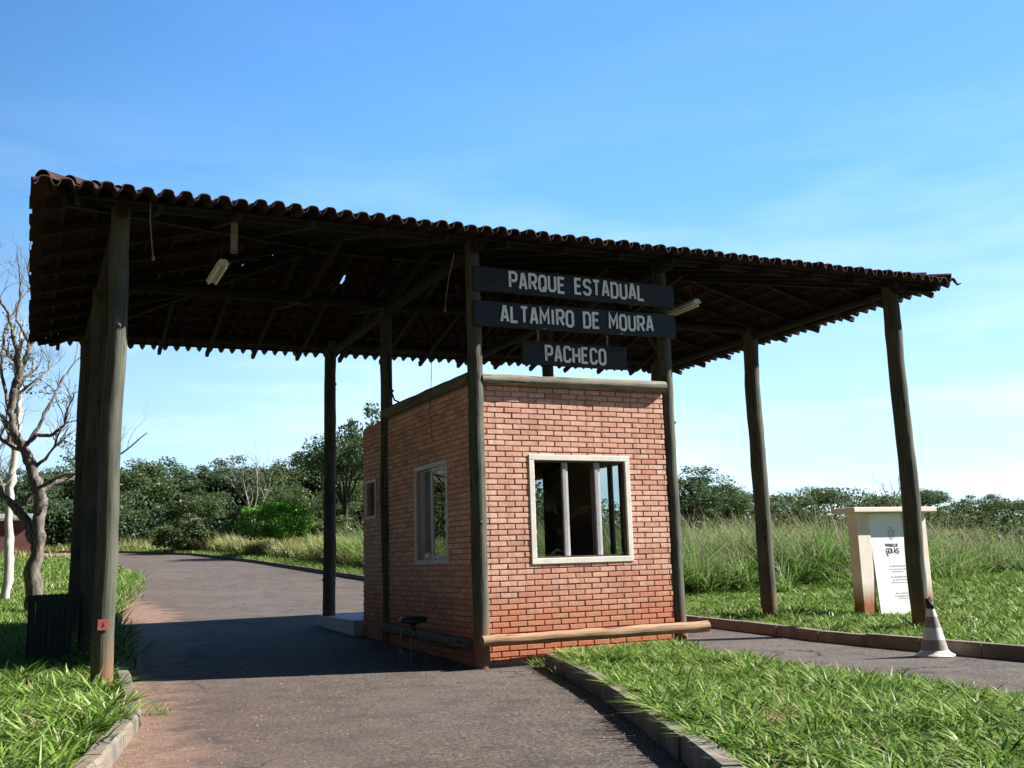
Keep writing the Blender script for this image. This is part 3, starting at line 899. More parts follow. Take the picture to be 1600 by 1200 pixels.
def stroke(m_, pts, closed, w, org, U, V, N, th, lift):
    P = [Vector((a, b)) for a, b in pts]
    n = len(P)
    Lp, Rp = [], []
    for i in range(n):
        if closed: a, b = P[i - 1], P[(i + 1) % n]
        else: a, b = P[max(i - 1, 0)], P[min(i + 1, n - 1)]
        d1 = (P[i] - a) if (closed or i > 0) else (b - P[i])
        d2 = (b - P[i]) if (closed or i < n - 1) else (P[i] - a)
        d1.normalize(); d2.normalize()
        n1 = Vector((-d1.y, d1.x)); n2 = Vector((-d2.y, d2.x))
        mt = n1 + n2
        if mt.length < 1e-4: mt = n1
        mt.normalize()
        k = w / 2 / max(0.45, mt.dot(n1))
        ex = Vector((0, 0))
        if not closed and i == 0: ex = -d2 * w / 2 * 0.0
        Lp.append(P[i] + mt * k + ex); Rp.append(P[i] - mt * k + ex)
    def W3(q, h): return org + U * q.x + V * q.y + N * h
    vs, fs = [], []
    for h in (lift, lift + th):
        vs += [W3(q, h) for q in Lp] + [W3(q, h) for q in Rp]
    m2 = 2 * n
    cnt = n if closed else n - 1
    for i in range(cnt):
        j = (i + 1) % n
        fs += [(m2 + i, m2 + n + i, m2 + n + j, m2 + j), (i, j, m2 + j, m2 + i), (n + j, n + i, m2 + n + i, m2 + n + j)]
    if not closed:
        fs += [(0, m2, m2 + n, n), (n - 1, n + n - 1, m2 + n + n - 1, m2 + n - 1)]
    m_.add(vs, fs)
def text(s, x0, x1, base, hgt, w, org, U, V, N, th=0.004, jit=0.0, gap=0.42, spacew=0.75):
    rel = {'I': 0.30, ' ': spacew, 'M': 1.25, 'L': 0.92, 'E': 0.92}
    tot = sum(rel.get(c, 1.0) for c in s) + gap * (len(s) - 1)
    k = (x1 - x0 - w) / tot
    x = x0 + w / 2
    rnd = random.Random(len(s))
    words = [MB()]
    for c in s:
        if c == ' ': words.append(MB())
        m_ = words[-1]
        cw = rel.get(c, 1.0) * k
        if c != ' ':
            jy = rnd.uniform(-jit, jit)
            for q, (pl, closed) in enumerate(GL[c]):
                pts = [(x + (cw * px if c != 'I' else cw * 0.5), base + jy + w / 2 + (hgt - w) * py) for px, py in pl]
                stroke(m_, pts, closed, w, org, U, V, N, th, 0.0 + 0.0006 * q)
        x += cw + gap * k
    return words
X3, Z3, NY = Vector((1, 0, 0)), Vector((0, 0, 1)), Vector((0, -1, 0))
def board(x0, x1, z0l, z1l, dzr, words, tx0, tx1, tz, label, straps=None):
    y = -0.125 if not straps else 0.12
    root = empty('sign_board', ((x0 + x1) / 2, y, z0l), label, 'sign board', 'park name boards over the booth')
    m_ = MB()
    n = 24
    vs, fs = [], []
    for i in range(n + 1):
        t = i / n; x = x0 + (x1 - x0) * t
        a = z0l + dzr * t + 0.006 * noise.noise(Vector((x * 2.1, z0l, 0))); b = z1l + dzr * t + 0.006 * noise.noise(Vector((x * 2.3, z1l, 5)))
        vs += [(x, y - 0.02, a), (x, y - 0.02, b), (x, y + 0.02, b), (x, y + 0.02, a)]
    for i in range(n):
        for k in range(4): fs.append((i * 4 + k, i * 4 + (k + 1) % 4, i * 4 + 4 + (k + 1) % 4, i * 4 + 4 + k))
    fs += [(0, 1, 2, 3), (n * 4 + 3, n * 4 + 2, n * 4 + 1, n * 4)]
    m_.add(vs, fs)
    o = m_.build('plank', MT['board'], root, False, 0.004)
    bm = bmesh.new(); bm.from_mesh(o.data); bmesh.ops.recalc_face_normals(bm, faces=bm.faces); bm.to_mesh(o.data); bm.free()
    slope_ = dzr / (x1 - x0)
    U = Vector((1, 0, slope_)).normalized()
    org = Vector((0, y - 0.0285, tz - slope_ * tx0))
    for m_ in text(words, tx0, tx1, 0, 0.240, 0.036, org, U, Z3, NY, 0.004, 0.006, 0.56):
        lt = m_.build('lettering', MT['letter'], root)
        bm = bmesh.new(); bm.from_mesh(lt.data); bmesh.ops.recalc_face_normals(bm, faces=bm.faces); bm.to_mesh(lt.data); bm.free()
    for sx in straps or []:
        m_ = MB(); m_.box((sx - 0.016, y - 0.004, z1l - 0.02), (sx + 0.016, y + 0.004, z1l + 0.16)); m_.build('strap', MT['cord'], root)
    return root
board(-0.05, 3.11, 4.825, 5.155, 0.015, 'PARQUE ESTADUAL', 0.455, 2.60, 4.885, 'topmost of three dark boards above the booth, reading PARQUE ESTADUAL')
board(-0.05, 3.11, 4.35, 4.69, 0.045, 'ALTAMIRO DE MOURA', 0.315, 2.725, 4.41, 'middle of three dark boards above the booth, reading ALTAMIRO DE MOURA')
board(0.76, 2.41, 3.925, 4.26, 0.010, 'PACHECO', 1.09, 2.065, 3.975, 'short lowest dark board hanging on straps, reading PACHECO', (1.01, 2.11))

# ------------------------------------------------------------------ lamps and cords under the roof
def lamp(x, y0, y1, z, label):
    root = empty('tube_lamp', (x, (y0 + y1) / 2, z), label, 'lamp', 'tube lamps under the roof')
    m_ = MB(); vs = []
    prof = [(-0.075, 0.0), (-0.03, -0.02), (0.03, -0.02), (0.075, 0.0), (0.035, 0.05), (-0.035, 0.05)]
    for yy in (y0, y1): vs += [(x + a, yy, z + b) for a, b in prof]
    fs = [(i, (i + 1) % 6, 6 + (i + 1) % 6, 6 + i) for i in range(6)] + [(5, 4, 3, 2, 1, 0), (6, 7, 8, 9, 10, 11)]
    m_.add(vs, fs); h = m_.build('housing', MT['lamp_metal'], root)
    bm = bmesh.new(); bm.from_mesh(h.data); bmesh.ops.recalc_face_normals(bm, faces=bm.faces); bm.to_mesh(h.data); bm.free()
    for dx in (-0.045, 0.045):
        m_ = MB(); m_.tube([(x + dx, y0 + 0.04, z - 0.035), (x + dx, y1 - 0.04, z - 0.035)], 0.016, 8); m_.build('tube', MT['lamp_tube'], root, True)
    for yy in (y0 + 0.15, y1 - 0.15):
        m_ = MB(); m_.tube([(x, yy, z + 0.05), (x, yy, z + 0.42)], 0.006, 6); m_.build('hanger', MT['wire'], root)
    return root
lamp(-3.22, 0.08, 0.92, 4.92, 'pale tube lamp hanging over the left lane, below a short timber stub')
lamp(3.42, -0.28, 0.95, 4.92, 'long pale tube lamp hanging at the right end of the sign boards')
m = MB(); m.beam((-3.12, -0.05, 5.02), (-3.12, -0.05, 5.50), 0.075, 0.075)
m.build('hanging_stub', MT['log_x'], canopy)
m = MB(); m.tube([(-4.10, -0.35, 5.42), (-4.09, -0.25, 5.25), (-4.03, 0.05, 5.02), (-4.0, 0.2, 4.95)], 0.007, 6)
m.lathe((-4.0, 0.2, 4.90), [(0.0, 0.0), (0.018, 0.01), (0.022, 0.04), (0.006, 0.07)], 8)
tag(m.build('pull_cord', MT['cord'], None, True), 'knotted pale cord hanging under the roof beside the left front post', 'cord', 'cords under the roof')
m = MB(); m.tube([(-0.3, -0.1, 5.30), (-0.22, 0.3, 5.1), (-0.1, 0.7, 4.95), (0.0, 1.0, 4.85)], 0.007, 6)
m.lathe((0.0, 1.0, 4.80), [(0.0, 0.0), (0.018, 0.01), (0.022, 0.04), (0.006, 0.07)], 8)
tag(m.build('pull_cord', MT['cord'], None, True), 'pale cord hanging under the roof just left of the topmost name board', 'cord', 'cords under the roof')

# ------------------------------------------------------------------ stool, bin, cone, plate
zs_ = g(1.1) + 0.006
stool = empty('stool', (-0.5, 1.1, zs_), 'black round stool on thin metal legs beside the booth side wall', 'stool')
m = MB(); m.lathe((-0.5, 1.1, zs_), [(0.0, 0.50), (0.15, 0.50), (0.185, 0.515), (0.19, 0.55), (0.175, 0.575), (0.12, 0.585), (0.0, 0.588)], 28); m.build('seat', MT['black_vinyl'], stool, True)
m = MB(); m.lathe((-0.5, 1.1, zs_), [(0.0, 0.40), (0.025, 0.40), (0.03, 0.47), (0.09, 0.499), (0.0, 0.4995)], 16); m.build('column', MT['black_vinyl'], stool, True)
for k in range(4):
    a = math.pi / 4 + k * math.pi / 2 + 0.25
    dx, dy = math.cos(a), math.sin(a)
    P = [(0.02, 0.43), (0.09, 0.425), (0.145, 0.40), (0.17, 0.35), (0.178, 0.2), (0.19, 0.0)]
    m = MB(); m.tube([(-0.5 + dx * r_, 1.1 + dy * r_, zs_ + z_) for r_, z_ in P], 0.010, 8); m.build('leg', MT['steel'], stool, True)
m = MB()
m.tube([(-0.5 + 0.168 * math.cos(t * math.pi / 12), 1.1 + 0.168 * math.sin(t * math.pi / 12), zs_ + 0.14) for t in range(25)], 0.007, 6); m.build('foot_ring', MT['steel'], stool, True)

zb_ = g(3.55) + 0.10
bin_ = empty('rubbish_bin', (-4.85, 3.55, zb_), 'dark square rubbish bin in the shade behind the left front post', 'bin')
m = MB()
for i in range(7):
    t = -0.25 + i * 0.0725
    for (sx, sy) in ((1, 0), (-1, 0), (0, 1), (0, -1)):
        c = (-4.85 + (t + 0.0325 if sx == 0 else sx * 0.262), 3.55 + (t + 0.0325 if sy == 0 else sy * 0.262), zb_ + 0.43)
        m.obox(c, ((0.0335 if sx == 0 else 0.012), 0, 0), (0, (0.0335 if sy == 0 else 0.012), 0), (0, 0, 0.41 + 0.01 * hsh(i, sx + 2 * sy)))
m.build('slatted_body', MT['bin'], bin_, False, 0.003)
m = MB()
frame = [(-5.13, 3.27), (-4.57, 3.27), (-4.57, 3.83), (-5.13, 3.83)]
for i in range(4):
    a, b = frame[i], frame[(i + 1) % 4]
    m.beam((a[0], a[1], zb_ + 0.79), (b[0], b[1], zb_ + 0.79), 0.03, 0.06)
m.build('rim', MT['bin'], bin_)

cone = empty('traffic_cone', (4.93, -2.58, 0.006), 'faded striped traffic cone with a broken dark tip on the right lane by the kerb', 'traffic cone')
CC = (4.93, -2.58, 0.006)
m = MB(); m.lathe(CC, [(0.0, 0.0), (0.228, 0.0), (0.235, 0.012), (0.222, 0.028), (0.185, 0.042), (0.160, 0.075)], 30); m.build('base', MT['cone_white'], cone, True)
def cr(z): return 0.158 - (z - 0.075) * (0.158 - 0.048) / (0.56 - 0.075)
for nm, a, b, mt in (('lower_band', 0.075, 0.20, 'cone_dark'), ('white_band', 0.20, 0.345, 'cone_white'), ('brown_band', 0.345, 0.475, 'cone_dark'), ('white_band', 0.475, 0.57, 'cone_white')):
    m = MB(); m.lathe(CC, [(cr(a), a), (cr(b), b)], 30); m.build(nm, MT[mt], cone, True)
m = MB()
vs, fs = [], []
for j, (z, r_) in enumerate(((0.57, 0.050), (0.62, 0.045), (0.675, 0.040))):
    for k in range(14):
        t = 2 * math.pi * k / 14
        zz = z + (0.03 * math.sin(t * 2 + 1) + 0.02 * math.sin(t * 5) if j == 2 else 0)
        vs.append((CC[0] - 0.012 * j + r_ * math.cos(t), CC[1] + r_ * math.sin(t), CC[2] + zz))
for j in range(2):
    for k in range(14): fs.append((j * 14 + k, j * 14 + (k + 1) % 14, (j + 1) * 14 + (k + 1) % 14, (j + 1) * 14 + k))
m.add(vs, fs); tp = m.build('broken_tip', MT['wire'], cone, True)
ss = tp.modifiers.new('thick', 'SOLIDIFY'); ss.thickness = 0.006

plate = empty('number_plate', (-4.40, -0.12, 0.77), 'small faded red square plate nailed low on the left front post', 'plate')
m = MB(); m.box((-4.462, -0.130, 0.72), (-4.350, -0.122, 0.83)); m.build('panel', MT['red_plate'], plate, False, 0.003)
m = MB()
V_ = lambda a, b: (-4.408 + a, -0.1325, 0.775 + b)
m.add([V_(-0.014, -0.03), V_(0.016, -0.018), V_(0.004, 0.032)], [(0, 1, 2)]); m.build('mark', MT['ink'], plate)

# ------------------------------------------------------------------ masonry sign pillar with leaning panel
px0, px1, py = 8.635, 10.40, 2.30
zp = g(py) + 0.02
totem = empty('sign_pillar', (9.5, py, zp), 'cream masonry portal with a flat cap, standing in the grass beyond the right lane', 'pillar')
for a, b in ((px0, 8.955), (9.98, px1)):
    m = MB(); m.box((a, py, zp - 0.1), (b, py + 0.24, 1.99)); m.build('column', MT['pillar'], totem, False, 0.012)
m = MB(); m.box((8.956, py + 0.10, 0.62), (9.979, py + 0.22, 1.989)); m.build('back_wall', MT['pillar'], totem)
m = MB(); m.box((px0 - 0.20, py - 0.17, 1.993), (px1 + 0.14, py + 0.42, 2.085)); m.build('cap', MT['pillar'], totem, False, 0.012)
pan = empty('notice_board', (9.4, py - 0.05, zp), 'white printed board leaning in the masonry portal, reading PARQUES DE GOIÁS', 'notice board')
PU = Vector((0.96, 0, 0)); 
pa, pb, pc, pd = Vector((9.00, py - 0.05, zp - 0.05)), Vector((9.84, py - 0.05, zp - 0.06)), Vector((9.80, py + 0.04, 1.98)), Vector((8.96, py + 0.04, 1.98))
Np = (pb - pa).cross(pd - pa).normalized()
m = MB(); m.add([pa, pb, pc, pd, pa - Np * 0.02, pb - Np * 0.02, pc - Np * 0.02, pd - Np * 0.02], [(0, 1, 2, 3), (7, 6, 5, 4), (0, 4, 5, 1), (1, 5, 6, 2), (2, 6, 7, 3), (3, 7, 4, 0)])
m.build('face', MT['panel'], pan)
# panel frame: u across, v up
Up = (pb - pa).normalized(); Vp = (pd - pa).normalized(); Hh = (pd - pa).length
orgp = pa + Np * 0.003
for m in text('PARQUES DE', 0.34, 0.66, 1.33, 0.055, 0.008, orgp, Up, Vp, Np, 0.002, 0, 0.4): m.build('heading', MT['ink'], pan)
m, = text('GOI', 0.335, 0.505, 1.20, 0.105, 0.012, orgp, Up, Vp, Np, 0.002, 0, 0.4)
m2, = text('ÁS', 0.525, 0.665, 1.20, 0.105, 0.012, orgp, Up, Vp, Np, 0.002, 0, 0.3)
m.add(m2.v, m2.f)
stroke(m, [(0.345, 1.20), (0.365, 1.165), (0.395, 1.17)], 0, 0.014, orgp, Up, Vp, Np, 0.002, 0.0012)
m.build('heading', MT['ink'], pan)
m = MB()
EM = (0.53, 1.56)
ring = [(EM[0] + 0.085 * math.cos(t * math.pi / 10) * (1 if math.sin(t * math.pi / 10) > 0 else 0.85), EM[1] + 0.10 * math.sin(t * math.pi / 10)) for t in range(20)]
stroke(m, ring, 1, 0.009, orgp, Up, Vp, Np, 0.0015, 0)
stroke(m, [(EM[0] - 0.05, EM[1] + 0.05), (EM[0] - 0.045, EM[1] - 0.02), (EM[0], EM[1] - 0.07), (EM[0] + 0.045, EM[1] - 0.02), (EM[0] + 0.05, EM[1] + 0.05)], 1, 0.008, orgp, Up, Vp, Np, 0.0015, 0.0005)
stroke(m, [(EM[0] - 0.06, EM[1] + 0.125), (EM[0] - 0.03, EM[1] + 0.14), (EM[0], EM[1] + 0.125), (EM[0] + 0.03, EM[1] + 0.14), (EM[0] + 0.06, EM[1] + 0.125)], 0, 0.008, orgp, Up, Vp, Np, 0.0015, 0.001)
stroke(m, [(EM[0], EM[1] + 0.04), (EM[0], EM[1] - 0.05)], 0, 0.007, orgp, Up, Vp, Np, 0.0015, 0.0015)
m.build('emblem', MT['ink_grey'], pan)
m = MB()
rnd = random.Random(3)
for (v0, a, b, hh) in ((0.96, .40, .80, .030), (0.905, .40, .82, .022), (0.86, .43, .78, .022), (0.76, .38, .84, .030), (0.71, .40, .80, .022), (0.66, .37, .84, .022), (0.46, .45, .78, .026), (0.41, .41, .82, .026), (0.37, .50, .74, .022)):
    u = a
    while u < b - 0.02:
        w_ = rnd.uniform(0.025, 0.075); e = min(u + w_, b)
        for sgn in range(int((e - u) / 0.0125) + 1):
            uu = u + sgn * 0.0125
            h2 = hh * rnd.choice((0.65, 0.65, 1.0))
            stroke(m, [(uu, v0), (uu, v0 + h2)], 0, 0.007, orgp, Up, Vp, Np, 0.0012, 0)
        u = e + 0.02
m.build('small_print', MT['ink_grey'], pan)

# ------------------------------------------------------------------ far building at the left edge
bld = empty('storage_shed', (-6.3, 60, g(60)), 'low dark red shed with a grey roof far behind the bare tree', 'shed')
m = MB(); m.box((-10.5, 60, 2.3), (-5.0, 64, 4.75)); m.build('wall', MT['redwall'], bld)
m = MB()
m.add([(-10.9, 59.6, 4.76), (-4.7, 59.6, 4.76), (-4.7, 64.4, 5.3), (-10.9, 64.4, 5.3), (-10.9, 59.6, 4.90), (-4.7, 59.6, 4.90), (-4.7, 64.4, 5.44), (-10.9, 64.4, 5.44)], [(0, 3, 2, 1), (4, 5, 6, 7), (0, 1, 5, 4), (1, 2, 6, 5), (2, 3, 7, 6), (3, 0, 4, 7)])
m.build('roof', MT['greyroof'], bld)

# ------------------------------------------------------------------ trees
def quads_mesh(name, C, A, B, mat):
    """leaf rhombs: centres C with half axes A, B (numpy n x 3)"""
    n = len(C)
    V = np.empty((n, 4, 3))
    V[:, 0] = C - A; V[:, 1] = C - B * 0.9 + A * 0.1; V[:, 2] = C + A; V[:, 3] = C + B * 0.9 + A * 0.1
    me = bpy.data.meshes.new(name)
    me.vertices.add(n * 4); me.vertices.foreach_set('co', V.reshape(-1))
    me.loops.add(n * 4); me.loops.foreach_set('vertex_index', np.arange(n * 4))
    me.polygons.add(n); me.polygons.foreach_set('loop_start', np.arange(n) * 4)
    try: me.polygons.foreach_set('loop_total', np.full(n, 4))
    except Exception: pass
    me.materials.append(mat)
    me.update(calc_edges=True); me.validate()
    return me
def unit(n, r):
    d = r.normal(size=(n, 3)); return d / np.linalg.norm(d, axis=1)[:, None]
def crown_mesh(name, seed, rx, rz_, zc, nclump, per, leaf, mat, flat=0.55, fill=0.75):
    r = np.random.default_rng(seed)
    d = unit(nclump, r); rad = r.uniform(0.25, 1.0, nclump) ** 0.6
    cen = d * rad[:, None] * np.array([rx, rx, rz_]); cen[:, 2] = np.where(cen[:, 2] < -0.45 * rz_, -0.45 * rz_ * r.uniform(0.3, 1, nclump), cen[:, 2]) + zc
    Cs = []
    for c in cen:
        k = int(per * r.uniform(0.6, 1.4)); s = rx * r.uniform(0.20, 0.36)
        q = unit(k, r) * (r.uniform(0.2, 1, k) ** fill)[:, None] * np.array([s, s, s * flat]); Cs.append(c + q)
    C = np.concatenate(Cs); n = len(C)
    A = unit(n, r); A[:, 2] *= 0.6; A /= np.linalg.norm(A, axis=1)[:, None]
    B = np.cross(A, unit(n, r)); B /= (np.linalg.norm(B, axis=1)[:, None] + 1e-9)
    L = leaf * r.uniform(0.6, 1.4, n)[:, None]
    return quads_mesh(name, C, A * L, B * L * 0.55, mat), cen
def trunk_mesh(name, seed, hgt, r0, cen, mat, k=9):
    rnd = random.Random(seed); m_ = MB()
    lean = Vector((rnd.uniform(-0.5, 0.5), rnd.uniform(-0.5, 0.5), 0))
    fork = Vector((lean.x, lean.y, hgt * 0.45))
    m_.tube([(0, 0, -0.3), (lean.x * 0.3, lean.y * 0.3, hgt * 0.2), fork], [r0, r0 * 0.8, r0 * 0.65], 8, True, 0.15, 0, seed)
    pick = list(range(len(cen))); rnd.shuffle(pick)
    for i in pick[:k]:
        c = Vector(cen[i]); mid = fork.lerp(c, 0.5) + Vector((rnd.uniform(-.3, .3), rnd.uniform(-.3, .3), 0.25))
        m_.tube([fork - Vector((0, 0, 0.15)), mid, c], [r0 * 0.5, r0 * 0.3, r0 * 0.1], 6, True)
    me_o = m_.build(name, mat, None, True)
    me = me_o.data; bpy.data.objects.remove(me_o); return me
VAR = {}
for key, args in dict(
    broad=(21, 3.6, 2.3, 5.0, 70, 230, 0.105, MT['leaf_dark']),
    tall=(22, 3.0, 2.9, 5.6, 66, 230, 0.105, MT['leaf_dark']),
    olive=(23, 3.4, 2.2, 4.6, 62, 230, 0.105, MT['leaf_olive']),
    umbrella=(24, 3.8, 1.2, 5.6, 52, 220, 0.10, MT['leaf_dark']),
    airy=(25, 3.0, 1.7, 4.6, 30, 150, 0.10, MT['leaf_dark']),
    shrub=(26, 2.0, 1.15, 1.7, 46, 210, 0.085, MT['leaf_bright']),
    bush=(27, 2.2, 1.2, 1.2, 40, 180, 0.095, MT['leaf_olive'])).items():
    cm, cen = crown_mesh('crown', *args)
    H = args[3] + args[2]
    tm = trunk_mesh('trunk', args[0], args[3], 0.2 if key not in ('shrub', 'bush') else 0.07, cen, MT['bark_dark'] if key != 'airy' else MT['bark'])
    VAR[key] = (cm, tm, H)
def tree(key, x, y, top, label, group, rz_=0.0, wide=1.0, name=None, cat='tree', dz=0.0):
    cm, tm, H = VAR[key]
    zb = g(y) + dz
    s = (top - zb) / H
    root = bpy.data.objects.new(name or ('tree' if cat == 'tree' else 'shrub'), None)
    COL.objects.link(root); root.location = (x, y, zb); root.rotation_euler = (0, 0, rz_); root.scale = (s * wide, s * wide, s)
    tag(root, label, cat, group)
    for nm, me in (('crown', cm), ('trunk', tm)):
        o = bpy.data.objects.new(nm, me); COL.objects.link(o); o.parent = root
    return root
MASS = 'dark leafy tree standing in the unbroken treeline across the far field'
MG = 'treeline trees beyond the field'
rt_ = random.Random(5)
for i, (x, y, top, key, w) in enumerate([
    (-9.5, 84, 10.2, 'broad', 1.0), (-5.6, 80, 10.4, 'tall', 1.0), (-1.4, 86, 11.4, 'broad', 1.0), (2.3, 81, 11.0, 'olive', 1.1), (5.9, 84, 11.3, 'broad', 1.1),
    (9.4, 80, 10.8, 'tall', 1.1), (12.6, 83, 11.4, 'broad', 1.0), (15.8, 79, 10.9, 'olive', 1.1), (19.0, 84, 12.6, 'tall', 1.1), (22.4, 80, 12.4, 'broad', 1.1), (26.0, 84, 12.6, 'broad', 1.1),
    (29.6, 80, 11.6, 'olive', 1.1), (33.5, 84, 11.3, 'broad', 1.1), (37.5, 80, 10.5, 'tall', 1.1), (0.5, 74, 8.0, 'olive', 1.1), (7.5, 73, 7.8, 'olive', 1.1), (13.5, 73, 8.2, 'olive', 1.2), (19.8, 74, 8.6, 'olive', 1.2),
    (-14, 83, 10.5, 'broad', 1.2), (-20, 80, 10.6, 'tall', 1.3), (-26, 84, 11, 'broad', 1.3), (-33, 80, 10.6, 'olive', 1.3), (-40, 80, 10.8, 'broad', 1.4), (-4, 76, 7.6, 'broad', 1.1), (25.5, 74, 9.2, 'broad', 1.1)]):
    tree(key, x, y, top, MASS, MG, rt_.uniform(0, 6.28), w)
tree('umbrella', 14.9, 57, 10.3, 'flat-topped dark tree rising highest just left of the booth', None, 0.4, 0.9)
tree('airy', 12.6, 42, 10.3, 'airy tree whose twiggy top shows above the back corner of the booth', None, 1.2, 0.62)
tree('broad', 31.5, 40, 6.6, 'full green tree just right of the booth front corner post', None, 2.2, 1.35)
SMASS = 'small dark flat-topped tree behind the tall grass right of the booth'
SG = 'small trees behind the tall grass'
for (x, y, top, key, w) in [(36.5, 44, 5.9, 'olive', 1.2), (39.4, 46, 5.6, 'umbrella', 1.0), (43.2, 44, 5.0, 'olive', 1.1), (47.4, 46, 5.9, 'umbrella', 1.15), (52.2, 45, 5.3, 'umbrella', 1.0)]:
    tree(key, x, y, top, SMASS, SG, rt_.uniform(0, 6.28), w * 1.15)
tree('umbrella', 57.2, 45, 5.7, 'dark flat tree showing directly behind the masonry sign pillar', None, 1.0, 1.2)
tree('airy', 63.0, 44, 5.4, 'greyish airy tree beyond the grass right of the sign pillar', None, 0.3, 1.3)
tree('umbrella', 66.8, 45, 5.0, 'rightmost small dark tree beyond the tall grass, near the frame edge', None, 2.0, 1.1)
for (x, y, top, key, w) in [(12, -27, 8.5, 'bush', 0.9), (18, -30, 9.5, 'bush', 0.9), (24, -27, 8.0, 'bush', 1.0), (6.5, -31, 8.5, 'bush', 0.9)]:
    tree(key, x, y, top, 'leafy tree behind the viewpoint, seen only as a dark reflection in the front window', 'trees behind the viewpoint', rt_.uniform(0, 6.28), w, None, 'tree')
tree('shrub', 7.3, 45, 5.0, 'bright green rounded shrub in the dry grass right of the road', None, 0.5, 0.85, 'shrub', 'shrub')
tree('bush', 30.0, 15.5, 2.3, 'dark green thicket in the tall grass at the right edge of the picture', None, 0.9, 1.5, 'shrub', 'shrub')
tree('bush', 4.6, 58, 5.0, 'low olive bush at the roadside left of the bright green shrub', None, 0.5, 1.0, 'shrub', 'shrub')
tree('bush', 11.6, 55, 5.0, 'low olive bush right of the bright green shrub', None, 1.5, 1.2, 'shrub', 'shrub')

def bare(name, limbs, base, seed, mat, label, cat='tree', twigs=3, depth=3, twl=0.9, leaves=None, yspread=0.5, twr=0.35, group=None):
    """limbs: list of (polyline[(x, y, z)], r0, r1); random twigs branch off them"""
    rnd = random.Random(seed)
    root = empty(name, base, label, cat, group)
    tr_ = MB(); tw_ = tr_
    tips = []
    def grow(p, d, L, r, lev):
        pts = [p]; rad = [r]
        n = 4
        for i in range(n):
            d = (d + Vector((rnd.uniform(-.35, .35), rnd.uniform(-.35, .35), rnd.uniform(-.2, .35)))).normalized()
            p = p + d * L / n; pts.append(p); rad.append(r * (1 - 0.7 * (i + 1) / n))
        tw_.tube(pts, rad, 5 if lev > 1 else 4, True)
        tips.append(p)
        if lev > 0:
            for k in range(rnd.randint(2, 3)):
                i = rnd.randint(1, n)
                a = (d + Vector((rnd.uniform(-1, 1), rnd.uniform(-1, 1), rnd.uniform(-.5, .9)))).normalized()
                grow(pts[i], a, L * rnd.uniform(0.55, 0.8), rad[i] * 0.75, lev - 1)
    for (pl, r0, r1) in limbs:
        P = [Vector(p) for p in pl]
        fine = []
        for a, b in zip(P, P[1:]):
            for t in (0, 0.2, 0.4, 0.6, 0.8): fine.append(a.lerp(b, t) + Vector((rnd.uniform(-1, 1), rnd.uniform(-1, 1), 0)) * 0.025)
        fine.append(P[-1])
        n = len(fine)
        tr_.tube(fine, [(r0 + (r1 - r0) * i / (n - 1)) * 0.88 for i in range(n)], 12, True, 0.38, 0, seed)
        if r1 < 0.1:
            for k in range(twigs):
                i = rnd.randint(n // 2, n - 1)
                d = (fine[i] - fine[i - 1]).normalized()
                a = (d + Vector((rnd.uniform(-.9, .9), rnd.uniform(-.9, .9), rnd.uniform(-.2, .9)))).normalized()
                grow(fine[i], a, twl * rnd.uniform(0.6, 1.2), max(r1 * twr * 2, 0.008), depth - 1)
    tr_.build('trunk', mat, root, True)
    if leaves:
        r = np.random.default_rng(seed)
        cs = []
        for (c, s, k) in leaves: cs.append(np.array(c) + r.normal(size=(k, 3)) * np.array([s, s, s * 0.6]))
        C = np.concatenate(cs) - np.array(base); n = len(C)
        A = unit(n, r); B = np.cross(A, unit(n, r)); B /= np.linalg.norm(B, axis=1)[:, None] + 1e-9
        me = quads_mesh('leaves', C, A * 0.042, B * 0.022, MT['leaf_olive'])
        o = bpy.data.objects.new('leaves', me); COL.objects.link(o); o.parent = root
    return root
TY = 12.4
def L3(pl, dy=0.0, y0=TY):
    n = len(pl) - 1
    return [(a, y0 + dy * i / max(n, 1), b) for i, (a, b) in enumerate(pl)]
